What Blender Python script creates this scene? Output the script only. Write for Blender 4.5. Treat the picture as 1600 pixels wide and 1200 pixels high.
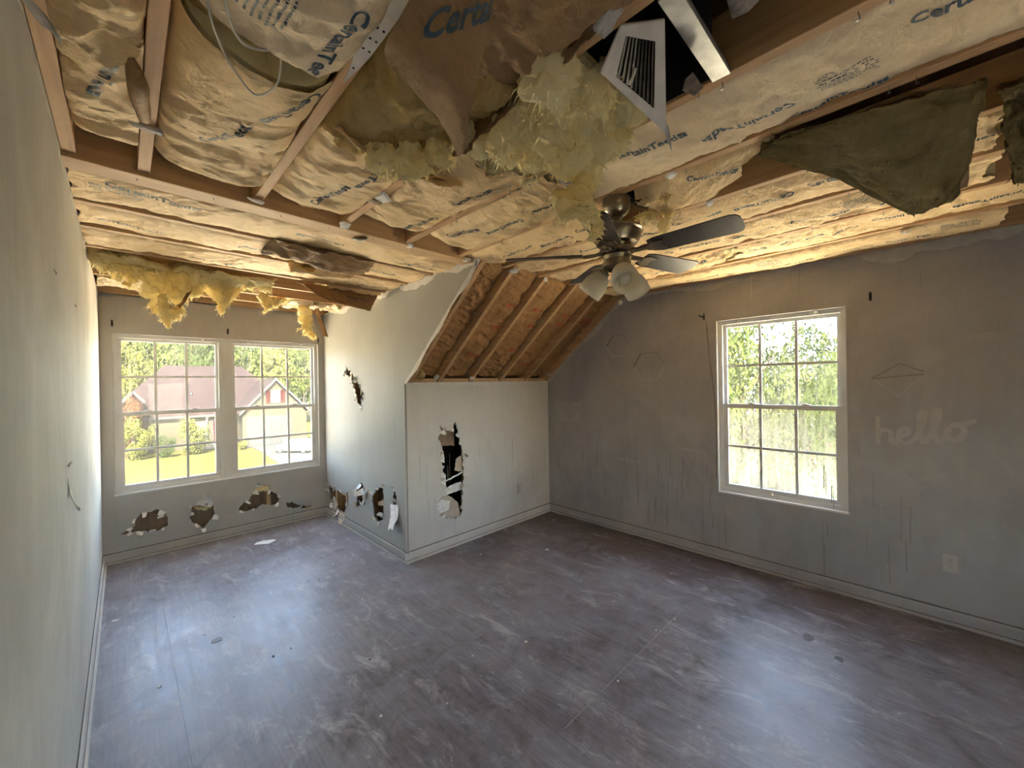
import bpy, bmesh, math, random
import numpy as np
from mathutils import Vector, Matrix

for o in list(bpy.data.objects):
    bpy.data.objects.remove(o)
scene = bpy.context.scene
col = scene.collection

# ------------------------------------------------------------------ room measures (metres)
XD, YW, YK, XR, HK, YC, H = 1.917, 5.086, 3.148, 3.866, 1.591, 2.114, 2.44
YB = -2.0                 # wall behind the camera
ZG = -5.6                 # ground outside (the room is on an upper floor)

# ------------------------------------------------------------------ camera
cam_d = bpy.data.cameras.new('camera'); cam = bpy.data.objects.new('camera', cam_d); col.objects.link(cam)
cam_d.sensor_width = 36.0; cam_d.lens = 617.0 * 36.0 / 1600.0; cam_d.clip_start = 0.02; cam_d.clip_end = 500
yaw, pitch, roll = 0.7774, -0.0023, -0.0167
fw = Vector((math.sin(yaw) * math.cos(pitch), math.cos(yaw) * math.cos(pitch), math.sin(pitch)))
rt = Vector((math.cos(yaw), -math.sin(yaw), 0)); up = rt.cross(fw)
r2 = rt * math.cos(roll) + up * math.sin(roll); u2 = -rt * math.sin(roll) + up * math.cos(roll)
cam.matrix_world = Matrix(((r2.x, u2.x, -fw.x, 0.1523), (r2.y, u2.y, -fw.y, 0.0), (r2.z, u2.z, -fw.z, 1.5716), (0, 0, 0, 1)))
scene.camera = cam

# ------------------------------------------------------------------ sky, sun, exposure
world = bpy.data.worlds.new('sky'); scene.world = world; world.use_nodes = True
wn = world.node_tree; wn.nodes.clear()
sky = wn.nodes.new('ShaderNodeTexSky'); sky.sky_type = 'NISHITA'; sky.sun_disc = False
SUN_EL, SUN_AZ = math.radians(52), math.radians(205)       # azimuth clockwise from +Y: the sun stands behind the house
sky.sun_elevation = SUN_EL; sky.sun_rotation = SUN_AZ; sky.air_density = 1.0; sky.dust_density = 0.8; sky.ozone_density = 1.5
bg = wn.nodes.new('ShaderNodeBackground'); bg.inputs['Strength'].default_value = 1.15
wo = wn.nodes.new('ShaderNodeOutputWorld')
hsv = wn.nodes.new('ShaderNodeHueSaturation'); hsv.inputs['Saturation'].default_value = 0.85      # hazy summer sky
wb = wn.nodes.new('ShaderNodeMix'); wb.data_type = 'RGBA'; wb.blend_type = 'MULTIPLY'; wb.inputs[0].default_value = 1.0; wb.inputs[7].default_value = (1.02, 1.0, 0.97, 1)
wn.links.new(sky.outputs[0], hsv.inputs['Color']); wn.links.new(hsv.outputs[0], wb.inputs[6]); wn.links.new(wb.outputs[2], bg.inputs[0]); wn.links.new(bg.outputs[0], wo.inputs[0])
sun_d = bpy.data.lights.new('sun', 'SUN'); sun_d.energy = 42.0; sun_d.angle = math.radians(0.6); sun_d.color = (1.0, 0.93, 0.80)
sun = bpy.data.objects.new('sun', sun_d); col.objects.link(sun)
sdir = Vector((math.sin(SUN_AZ) * math.cos(SUN_EL), math.cos(SUN_AZ) * math.cos(SUN_EL), math.sin(SUN_EL)))
sun.rotation_euler = sdir.to_track_quat('Z', 'Y').to_euler(); sun.location = (0, -20, 30)
scene.view_settings.view_transform = 'Standard'; scene.view_settings.look = 'None'
scene.view_settings.gamma = 1.0; scene.view_settings.use_curve_mapping = False
scene.view_settings.exposure = 1.58
scene.cycles.use_denoising = True
scene.cycles.max_bounces = 9; scene.cycles.diffuse_bounces = 6; scene.cycles.glossy_bounces = 3; scene.cycles.transmission_bounces = 4; scene.cycles.transparent_max_bounces = 12
scene.cycles.use_adaptive_sampling = True; scene.cycles.adaptive_threshold = 0.035
scene.cycles.sample_clamp_indirect = 12.0

# ------------------------------------------------------------------ helpers
rng = random.Random(7)

def tag(o, label=None, cat=None, group=None, kind=None):
    if label: o['label'] = label
    if cat: o['category'] = cat
    if group: o['group'] = group
    if kind: o['kind'] = kind
    return o

def wloc(o):
    v = Vector((0, 0, 0))
    while o is not None:
        v += o.location; o = o.parent
    return v

def empty(name, loc, parent=None):
    o = bpy.data.objects.new(name, None); col.objects.link(o); o.empty_display_size = 0.1
    o.location = Vector(loc) - (wloc(parent) if parent else Vector((0, 0, 0)))
    o.parent = parent
    return o

def mesh_obj(name, verts, faces, mat, parent=None, smooth=False, loc=None):
    """one mesh object from world-space vertices; loc gives its origin"""
    base = Vector(loc) if loc is not None else (wloc(parent) if parent else Vector((0, 0, 0)))
    me = bpy.data.meshes.new(name)
    v = np.asarray(verts, dtype=float).reshape(-1, 3) - np.array(base)
    me.from_pydata(v.tolist(), [], [tuple(int(i) for i in f) for f in faces])
    me.update()
    o = bpy.data.objects.new(name, me); col.objects.link(o)
    if parent is not None:
        o.parent = parent; o.location = base - wloc(parent)
    else:
        o.location = base
    for m in (mat if isinstance(mat, (list, tuple)) else [mat]):
        me.materials.append(m)
    if smooth:
        me.polygons.foreach_set('use_smooth', [True] * len(me.polygons))
    return o

def share(name, src, loc, parent=None, rot=None, scale=None):
    o = bpy.data.objects.new(name, src.data); col.objects.link(o); o.parent = parent; o.location = loc
    if rot is not None: o.rotation_euler = rot
    if scale is not None: o.scale = scale
    return o

class MB:
    """collects shapes that belong to ONE part"""
    def __init__(s): s.v = []; s.f = []
    def add(s, v, f):
        n = len(s.v); s.v += [tuple(p) for p in v]; s.f += [tuple(i + n for i in q) for q in f]; return s
    def box(s, a, b):
        x0, y0, z0 = a; x1, y1, z1 = b
        x0, x1 = min(x0, x1), max(x0, x1); y0, y1 = min(y0, y1), max(y0, y1); z0, z1 = min(z0, z1), max(z0, z1)
        return s.add([(x0, y0, z0), (x1, y0, z0), (x1, y1, z0), (x0, y1, z0), (x0, y0, z1), (x1, y0, z1), (x1, y1, z1), (x0, y1, z1)],
                     [(0, 3, 2, 1), (4, 5, 6, 7), (0, 1, 5, 4), (1, 2, 6, 5), (2, 3, 7, 6), (3, 0, 4, 7)])
    def bbox(s, a, b, r=0.003):
        """box with chamfered edges"""
        a = np.minimum(a, b) * 1.0, np.maximum(a, b) * 1.0
        lo, hi = a
        bm = bmesh.new(); bmesh.ops.create_cube(bm, size=1)
        for v in bm.verts: v.co = Vector([(lo[i] + hi[i]) / 2 + v.co[i] * (hi[i] - lo[i]) for i in range(3)])
        bmesh.ops.bevel(bm, geom=bm.edges[:], offset=min(r, 0.45 * float(min(hi - lo))), segments=1, affect='EDGES')
        bm.verts.index_update()
        s.add([v.co[:] for v in bm.verts], [[v.index for v in f.verts] for f in bm.faces]); bm.free(); return s
    def obox(s, c, U, V, W, du, dv, dw):
        c, U, V, W = [np.array(q, float) for q in (c, U, V, W)]
        P = [c + U * du * i + V * dv * j + W * dw * k for k in (-.5, .5) for i, j in ((-.5, -.5), (.5, -.5), (.5, .5), (-.5, .5))]
        return s.add(P, [(0, 3, 2, 1), (4, 5, 6, 7), (0, 1, 5, 4), (1, 2, 6, 5), (2, 3, 7, 6), (3, 0, 4, 7)])
    def tube(s, pts, r, n=8, cap=True):
        pts = [Vector(p) for p in pts]; rs = r if isinstance(r, (list, tuple)) else [r] * len(pts)
        N = len(s.v); prev = None
        for i, p in enumerate(pts):
            d = (pts[min(i + 1, len(pts) - 1)] - pts[max(i - 1, 0)]).normalized()
            if prev is None: a = d.orthogonal().normalized()
            else:
                a = (prev - d * prev.dot(d)); a = a.normalized() if a.length > 1e-6 else d.orthogonal().normalized()
            prev = a; b = d.cross(a)
            for k in range(n):
                t = 2 * math.pi * k / n
                s.v.append(tuple(p + (a * math.cos(t) + b * math.sin(t)) * rs[i]))
        for i in range(len(pts) - 1):
            for k in range(n):
                k2 = (k + 1) % n
                s.f.append((N + i * n + k, N + i * n + k2, N + (i + 1) * n + k2, N + (i + 1) * n + k))
        if cap:
            s.f.append(tuple(N + k for k in range(n))[::-1]); s.f.append(tuple(N + (len(pts) - 1) * n + k for k in range(n)))
        return s
    def lathe(s, prof, origin, axis=(0, 0, 1), n=32):
        """prof: (radius, height along axis)"""
        A = Vector(axis).normalized(); a = A.orthogonal().normalized(); b = A.cross(a); O = Vector(origin); N = len(s.v)
        for r, h in prof:
            for k in range(n):
                t = 2 * math.pi * k / n
                s.v.append(tuple(O + A * h + (a * math.cos(t) + b * math.sin(t)) * max(r, 1e-4)))
        for i in range(len(prof) - 1):
            for k in range(n):
                k2 = (k + 1) % n
                s.f.append((N + i * n + k, N + i * n + k2, N + (i + 1) * n + k2, N + (i + 1) * n + k))
        return s
    def prism(s, poly, O, U, V, N, t):
        """polygon in the (U,V) plane at O, thickened by t along N"""
        O, U, V, N = [np.array(q, float) for q in (O, U, V, N)]
        n = len(poly); a = [O + U * p[0] + V * p[1] for p in poly]; b = [q + N * t for q in a]
        return s.add(a + b, [tuple(range(n))[::-1], tuple(range(n, 2 * n))] + [(i, (i + 1) % n, n + (i + 1) % n, n + i) for i in range(n)])
    def build(s, name, mat, parent=None, smooth=False, loc=None):
        return mesh_obj(name, s.v, s.f, mat, parent, smooth, loc)

def fix_normals(o):
    bm = bmesh.new(); bm.from_mesh(o.data); bmesh.ops.recalc_face_normals(bm, faces=bm.faces); bm.to_mesh(o.data); bm.free(); return o

def smooth_by_angle(o, deg=35):
    o.data.polygons.foreach_set('use_smooth', [True] * len(o.data.polygons))
    bm = bmesh.new(); bm.from_mesh(o.data)
    for e in bm.edges:
        if len(e.link_faces) == 2 and e.calc_face_angle(0) > math.radians(deg): e.smooth = False
    bm.to_mesh(o.data); bm.free(); return o

# ---- numpy value noise
def _h(i, j, k, seed):
    n = (i * 374761393 + j * 668265263 + k * 2147483647 + seed * 1274126177) & 0xffffffff
    n = ((n ^ (n >> 13)) * 1274126177) & 0xffffffff
    n = ((n ^ (n >> 15)) * 2246822519) & 0xffffffff
    return ((n ^ (n >> 16)) & 0xffff) / 65535.0

def vnoise(x, y, z=0.0, seed=0):
    x, y, z = np.broadcast_arrays(np.asarray(x, float), np.asarray(y, float), np.asarray(z, float))
    xi, yi, zi = np.floor(x).astype(np.int64), np.floor(y).astype(np.int64), np.floor(z).astype(np.int64)
    fx, fy, fz = x - xi, y - yi, z - zi
    fx, fy, fz = [t * t * t * (t * (t * 6 - 15) + 10) for t in (fx, fy, fz)]
    r = 0
    for a in (0, 1):
        for b in (0, 1):
            for c in (0, 1):
                r = r + _h(xi + a, yi + b, zi + c, seed) * (fx if a else 1 - fx) * (fy if b else 1 - fy) * (fz if c else 1 - fz)
    return r * 2 - 1

def fbm(x, y, z=0.0, seed=0, octv=4, gain=0.5):
    r, a, f = 0, 1.0, 1.0
    for i in range(octv):
        r = r + a * vnoise(np.asarray(x) * f, np.asarray(y) * f, np.asarray(z) * f, seed + i * 17); a *= gain; f *= 2.03
    return r

def ridged(x, y, seed=0, octv=3):
    r, a, f = 0, 1.0, 1.0
    for i in range(octv):
        r = r + a * (1 - np.abs(vnoise(np.asarray(x) * f, np.asarray(y) * f, 0.5, seed + i * 31)) * 2.0); a *= 0.55; f *= 2.1
    return r

# ------------------------------------------------------------------ procedural materials
def new_mat(name):
    m = bpy.data.materials.new(name); m.use_nodes = True
    nt = m.node_tree; nt.nodes.clear()
    out = nt.nodes.new('ShaderNodeOutputMaterial'); b = nt.nodes.new('ShaderNodeBsdfPrincipled')
    nt.links.new(b.outputs[0], out.inputs[0])
    return m, nt, b, out

def nd(nt, typ, **kw):
    n = nt.nodes.new(typ)
    for k, v in kw.items():
        if hasattr(n, k): setattr(n, k, v)
        else: n.inputs[k].default_value = v
    return n

def coords(nt, scale=(1, 1, 1), rot=(0, 0, 0), loc=(0, 0, 0)):
    tc = nd(nt, 'ShaderNodeTexCoord'); mp = nd(nt, 'ShaderNodeMapping')
    mp.inputs['Scale'].default_value = scale; mp.inputs['Rotation'].default_value = rot; mp.inputs['Location'].default_value = loc
    nt.links.new(tc.outputs['Object'], mp.inputs[0]); return mp.outputs[0]

def noise(nt, vec, scale, detail=4, rough=0.55, dist=0.0):
    n = nd(nt, 'ShaderNodeTexNoise'); n.inputs['Scale'].default_value = scale; n.inputs['Detail'].default_value = detail
    n.inputs['Roughness'].default_value = rough; n.inputs['Distortion'].default_value = dist
    nt.links.new(vec, n.inputs['Vector']); return n.outputs[0]

def ramp(nt, fac, stops):
    r = nd(nt, 'ShaderNodeValToRGB'); e = r.color_ramp.elements
    while len(e) < len(stops): e.new(0.5)
    for i, (p, c) in enumerate(stops):
        e[i].position = p; e[i].color = (*c, 1) if len(c) == 3 else c
    nt.links.new(fac, r.inputs[0]); return r.outputs[0]

def mixc(nt, fac, a, b, mode='MIX'):
    m = nd(nt, 'ShaderNodeMix', data_type='RGBA', blend_type=mode)
    for sock, val in ((m.inputs[0], fac), (m.inputs[6], a), (m.inputs[7], b)):
        if hasattr(val, 'links') or isinstance(val, bpy.types.NodeSocket): nt.links.new(val, sock)
        elif isinstance(val, (int, float)): sock.default_value = val
        else: sock.default_value = (*val, 1) if len(val) == 3 else val
    return m.outputs[2]

def bump(nt, b, height, strength=0.3, dist=0.01, prev=None):
    n = nd(nt, 'ShaderNodeBump'); n.inputs['Strength'].default_value = strength; n.inputs['Distance'].default_value = dist
    nt.links.new(height, n.inputs['Height'])
    if prev is not None: nt.links.new(prev, n.inputs['Normal'])
    nt.links.new(n.outputs[0], b.inputs['Normal']); return n.outputs[0]

def plain(name, c, rough=0.6, metal=0.0, var=0.12, scale=12.0, bmp=0.0):
    m, nt, b, out = new_mat(name)
    v = coords(nt); f = noise(nt, v, scale, 5)
    lo = tuple(x * (1 - var) for x in c); hi = tuple(min(1, x * (1 + var)) for x in c)
    nt.links.new(ramp(nt, f, [(0.3, lo), (0.7, hi)]), b.inputs['Base Color'])
    b.inputs['Roughness'].default_value = rough; b.inputs['Metallic'].default_value = metal
    if bmp: bump(nt, b, noise(nt, v, scale * 4, 4), bmp, 0.004)
    return m

def wall_paint(name, clean, soot, streak_axis_scale=(9, 9, 0.55), amount=0.5, seed=0.0):
    """matt paint with drip streaks and smoke film"""
    m, nt, b, out = new_mat(name)
    v1 = coords(nt, streak_axis_scale, loc=(seed, seed, 0)); v2 = coords(nt, (1, 1, 1), loc=(seed * 1.7, seed, seed))
    streak = noise(nt, v1, 1.5, 7, 0.68, 1.1); cloud = noise(nt, v2, 1.5, 7, 0.66, 0.7); fine = noise(nt, v2, 26, 4, 0.6)
    s = ramp(nt, streak, [(0.30, (0, 0, 0)), (0.70, (1, 1, 1))]); c = ramp(nt, cloud, [(0.34, (0, 0, 0)), (0.66, (1, 1, 1))])
    fac = mixc(nt, 0.72, s, c); fac = mixc(nt, 0.12, fac, fine)
    fac2 = nd(nt, 'ShaderNodeMath', operation='MULTIPLY'); nt.links.new(fac, fac2.inputs[0]); fac2.inputs[1].default_value = amount
    base = mixc(nt, fac2.outputs[0], clean, soot)
    # thin dark runs
    v3 = coords(nt, (60, 60, 1.3), loc=(seed, 0, seed)); run = noise(nt, v3, 1.0, 3, 0.5)
    zone = ramp(nt, noise(nt, v2, 0.9, 2), [(0.5, (0, 0, 0)), (0.62, (1, 1, 1))])
    rr = ramp(nt, run, [(0.66, (0, 0, 0)), (0.74, (1, 1, 1))]); rz = mixc(nt, 1.0, rr, zone, 'MULTIPLY')
    f3 = nd(nt, 'ShaderNodeMath', operation='MULTIPLY'); nt.links.new(rz, f3.inputs[0]); f3.inputs[1].default_value = 0.42 * amount + 0.1
    base = mixc(nt, f3.outputs[0], base, tuple(x * 0.45 for x in soot))
    nt.links.new(base, b.inputs['Base Color'])
    b.inputs['Roughness'].default_value = 0.62; b.inputs['Specular IOR Level'].default_value = 0.35
    n1 = bump(nt, b, fine, 0.05, 0.003); bump(nt, b, cloud, 0.12, 0.02, n1)
    return m

def wood(name, a, bcol, axis=0, rough=0.65, sc=1.0):
    m, nt, b, out = new_mat(name)
    s = [22 * sc, 22 * sc, 22 * sc]; s[axis] = 1.1 * sc
    v = coords(nt, tuple(s)); g = noise(nt, v, 1.4, 7, 0.65, 0.6); w = noise(nt, coords(nt, (1, 1, 1)), 2.4, 3)
    c = ramp(nt, g, [(0.28, tuple(x * 0.62 for x in a)), (0.5, a), (0.72, bcol)])
    c = mixc(nt, 0.35, c, ramp(nt, w, [(0.3, tuple(x * 0.6 for x in a)), (0.7, bcol)]))
    nt.links.new(c, b.inputs['Base Color']); b.inputs['Roughness'].default_value = rough
    bump(nt, b, g, 0.25, 0.003); return m

def kraft(name, a, bcol, sc=1.0):
    """asphalt kraft paper, crumpled"""
    m, nt, b, out = new_mat(name)
    v = coords(nt, (sc, sc, sc)); v2 = coords(nt, (16 * sc, 16 * sc, 16 * sc))
    c1 = noise(nt, v, 4.0, 6, 0.6, 0.5); crease = noise(nt, v2, 1.3, 6, 0.62, 1.6); cr2 = nd(nt, 'ShaderNodeTexVoronoi', feature='DISTANCE_TO_EDGE')
    cr2.inputs['Scale'].default_value = 0.9; nt.links.new(v2, cr2.inputs['Vector'])
    nt.links.new(ramp(nt, c1, [(0.3, a), (0.7, bcol)]), b.inputs['Base Color'])
    b.inputs['Roughness'].default_value = 0.58; b.inputs['Specular IOR Level'].default_value = 0.3
    fine = noise(nt, coords(nt, (13 * sc, 52 * sc, 13 * sc)), 1.0, 6, 0.66, 1.4)      # sharp little folds across the sheet
    n0 = bump(nt, b, fine, 0.8, 0.009)
    n1 = bump(nt, b, crease, 0.7, 0.013, n0)
    bump(nt, b, ramp(nt, cr2.outputs[0], [(0.0, (0, 0, 0)), (0.12, (1, 1, 1))]), 0.10, 0.004, n1)
    return m

def fibre(name, a, bcol, dark):
    m, nt, b, out = new_mat(name)
    v = coords(nt, (1, 1, 1)); v2 = coords(nt, (30, 30, 30)); v3 = coords(nt, (60, 220, 60))
    c1 = noise(nt, v, 7.0, 6, 0.65, 0.8); c2 = noise(nt, v2, 2.0, 6, 0.7, 1.2); c3 = noise(nt, v3, 1.0, 4, 0.6)
    c = ramp(nt, c1, [(0.28, dark), (0.45, a), (0.7, bcol)]); c = mixc(nt, 0.25, c, ramp(nt, c2, [(0.3, dark), (0.7, bcol)]))
    nt.links.new(c, b.inputs['Base Color']); b.inputs['Roughness'].default_value = 0.95; b.inputs['Specular IOR Level'].default_value = 0.1
    tr = nd(nt, 'ShaderNodeBsdfTranslucent'); nt.links.new(c, tr.inputs[0]); mx = nd(nt, 'ShaderNodeMixShader'); mx.inputs[0].default_value = 0.38
    nt.links.new(b.outputs[0], mx.inputs[1]); nt.links.new(tr.outputs[0], mx.inputs[2]); nt.links.new(mx.outputs[0], out.inputs[0])
    n1 = bump(nt, b, c2, 0.5, 0.012); bump(nt, b, c3, 0.35, 0.004, n1)
    return m

M = {}
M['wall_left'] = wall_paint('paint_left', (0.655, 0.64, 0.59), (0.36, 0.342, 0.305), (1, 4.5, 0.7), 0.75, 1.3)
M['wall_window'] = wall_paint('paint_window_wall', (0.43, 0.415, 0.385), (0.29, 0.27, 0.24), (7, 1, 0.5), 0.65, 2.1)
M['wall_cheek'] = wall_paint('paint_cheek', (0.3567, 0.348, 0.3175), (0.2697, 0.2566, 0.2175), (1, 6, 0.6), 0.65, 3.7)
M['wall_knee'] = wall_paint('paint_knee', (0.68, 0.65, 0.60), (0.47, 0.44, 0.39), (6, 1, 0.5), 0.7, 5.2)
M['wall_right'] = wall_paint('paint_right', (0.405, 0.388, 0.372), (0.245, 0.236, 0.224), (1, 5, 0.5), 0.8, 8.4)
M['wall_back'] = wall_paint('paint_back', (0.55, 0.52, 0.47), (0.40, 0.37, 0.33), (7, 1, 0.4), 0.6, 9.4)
M['tape_mud'] = plain('joint_compound', (0.62, 0.595, 0.54), 0.8, var=0.1, scale=20, bmp=0.15)
M['tape_mud_grey'] = plain('joint_compound_sooty', (0.45, 0.42, 0.375), 0.8, var=0.1, scale=20, bmp=0.15)
M['gypsum'] = plain('broken_gypsum', (0.78, 0.76, 0.72), 0.9, var=0.2, scale=30, bmp=0.3)
M['facepaper'] = plain('torn_wall_paper', (0.496, 0.416, 0.32), 0.8, var=0.15, scale=18, bmp=0.15)
M['trim'] = plain('trim_paint', (0.578, 0.5525, 0.5015), 0.45, var=0.10, scale=6)
M['vinyl'] = plain('white_vinyl', (0.5576, 0.5506, 0.5227), 0.35, var=0.05, scale=8)
M['jx'] = wood('pine_along_x', (0.50, 0.31, 0.15), (0.66, 0.45, 0.24), 0)
M['jy'] = wood('pine_along_y', (0.48, 0.28, 0.13), (0.62, 0.40, 0.20), 1)
M['jz'] = wood('pine_upright', (0.45, 0.27, 0.13), (0.58, 0.38, 0.20), 2)
M['deck'] = wood('roof_sheathing', (0.20, 0.12, 0.06), (0.30, 0.19, 0.10), 0, sc=0.6)
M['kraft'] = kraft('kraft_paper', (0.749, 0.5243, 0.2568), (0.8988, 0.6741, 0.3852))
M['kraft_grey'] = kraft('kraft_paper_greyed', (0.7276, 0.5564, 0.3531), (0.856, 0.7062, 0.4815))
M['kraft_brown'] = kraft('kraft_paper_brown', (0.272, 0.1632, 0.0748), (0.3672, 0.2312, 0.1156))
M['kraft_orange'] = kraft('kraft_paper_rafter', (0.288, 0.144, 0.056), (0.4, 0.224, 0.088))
M['fibre'] = fibre('fibreglass_yellow', (0.96, 0.83, 0.45), (0.99, 0.94, 0.68), (0.84, 0.67, 0.31))
M['fibre_old'] = fibre('fibreglass_stained', (0.60, 0.43, 0.17), (0.76, 0.60, 0.29), (0.30, 0.19, 0.07))
M['ink'] = plain('blue_ink', (0.055, 0.09, 0.12), 0.6, var=0.5, scale=40)
M['ink_red'] = plain('red_ink', (0.42, 0.09, 0.04), 0.6, var=0.5, scale=40)
M['black'] = plain('black_metal', (0.025, 0.023, 0.022), 0.45, 0.4)
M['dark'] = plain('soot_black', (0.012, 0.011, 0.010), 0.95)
M['galv'] = plain('galvanised_steel', (0.55, 0.55, 0.54), 0.38, 0.85, var=0.2, scale=30)
M['cavity'] = wood('cavity_sheathing', (0.24, 0.165, 0.10), (0.36, 0.26, 0.165), 2, sc=0.7)
M['dirt'] = plain('dirt_line', (0.13, 0.115, 0.10), 0.8, var=0.3, scale=30)  # one dark tone for shadow line and dirt on the baseboards
M['fibre_dirty'] = fibre('fibreglass_sooty', (0.27, 0.215, 0.10), (0.38, 0.31, 0.16), (0.13, 0.095, 0.045))  # soot plus the shade on the fallen batts, darkened into the colour
M['stain'] = plain('floor_stain', (0.11, 0.095, 0.09), 0.5, var=0.2, scale=20)
M['reg'] = plain('register_enamel', (0.62, 0.58, 0.53), 0.4, 0.0, var=0.15, scale=14)
M['reg_dusty'] = plain('register_dusty', (0.20, 0.17, 0.15), 0.85, 0.0, var=0.4, scale=60, bmp=0.3)
M['nickel'] = plain('antique_nickel', (0.30, 0.25, 0.18), 0.28, 0.95, var=0.2, scale=8)
M['plastic'] = plain('outlet_plastic', (0.4488, 0.4216, 0.374), 0.4, var=0.06)
M['steel'] = plain('nail_steel', (0.35, 0.33, 0.31), 0.4, 0.9)
M['paper'] = plain('white_paper', (0.85, 0.85, 0.83), 0.7, var=0.05)
M['cable'] = plain('cable_sheath', (0.62, 0.58, 0.48), 0.5)

# dark blade laminate
M['blade'] = wood('blade_laminate', (0.055, 0.045, 0.040), (0.085, 0.070, 0.062), 0, 0.35)

def frosted():
    m, nt, b, out = new_mat('frosted_glass')
    b.inputs['Base Color'].default_value = (0.86, 0.80, 0.66, 1); b.inputs['Roughness'].default_value = 0.5
    tr = nd(nt, 'ShaderNodeBsdfTranslucent'); tr.inputs[0].default_value = (0.9, 0.86, 0.74, 1)
    f = noise(nt, coords(nt), 9, 3); nt.links.new(ramp(nt, f, [(0.3, (0.74, 0.68, 0.55)), (0.7, (0.88, 0.83, 0.70))]), b.inputs['Base Color'])
    mx = nd(nt, 'ShaderNodeMixShader'); mx.inputs[0].default_value = 0.45
    nt.links.new(b.outputs[0], mx.inputs[1]); nt.links.new(tr.outputs[0], mx.inputs[2]); nt.links.new(mx.outputs[0], out.inputs[0]); return m
M['frost'] = frosted()

def glass(name, lo, hi, sx):
    """window glass under a film of dust, with runs"""
    m, nt, b, out = new_mat(name)
    sc = (14, 14, 0.9)
    run = noise(nt, coords(nt, sc), 2.2, 6, 0.65, 0.4); cl = noise(nt, coords(nt), 1.6, 4, 0.6)
    f = ramp(nt, mixc(nt, 0.5, run, cl), [(0.38, (lo, lo, lo)), (0.62, (hi, hi, hi))])
    if sx == 'y':     # runs are thicker towards the sill
        sz = nd(nt, 'ShaderNodeSeparateXYZ'); nt.links.new(coords(nt), sz.inputs[0]); mr = nd(nt, 'ShaderNodeMapRange'); nt.links.new(sz.outputs[2], mr.inputs[0])
        mr.inputs['From Min'].default_value = 0.1; mr.inputs['From Max'].default_value = 1.3; mr.inputs['To Min'].default_value = 1.15; mr.inputs['To Max'].default_value = 0.22
        f = mixc(nt, 1.0, f, mr.outputs[0], 'MULTIPLY')
    t = nd(nt, 'ShaderNodeBsdfTransparent'); t.inputs[0].default_value = (0.97, 0.98, 0.97, 1)
    tl = nd(nt, 'ShaderNodeBsdfTranslucent'); tl.inputs[0].default_value = (0.82, 0.78, 0.68, 1)
    g = nd(nt, 'ShaderNodeBsdfGlossy'); g.inputs['Roughness'].default_value = 0.03
    m1 = nd(nt, 'ShaderNodeMixShader'); nt.links.new(f, m1.inputs[0]); nt.links.new(t.outputs[0], m1.inputs[1]); nt.links.new(tl.outputs[0], m1.inputs[2])
    m2 = nd(nt, 'ShaderNodeMixShader'); m2.inputs[0].default_value = 0.006
    nt.links.new(m1.outputs[0], m2.inputs[1]); nt.links.new(g.outputs[0], m2.inputs[2]); nt.links.new(m2.outputs[0], out.inputs[0])
    nt.nodes.remove(b); return m
M['glass1'] = glass('window_glass', 0.008, 0.022, 'x')
M['glass2'] = glass('window_glass_dirty', 0.012, 0.075, 'y')

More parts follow.
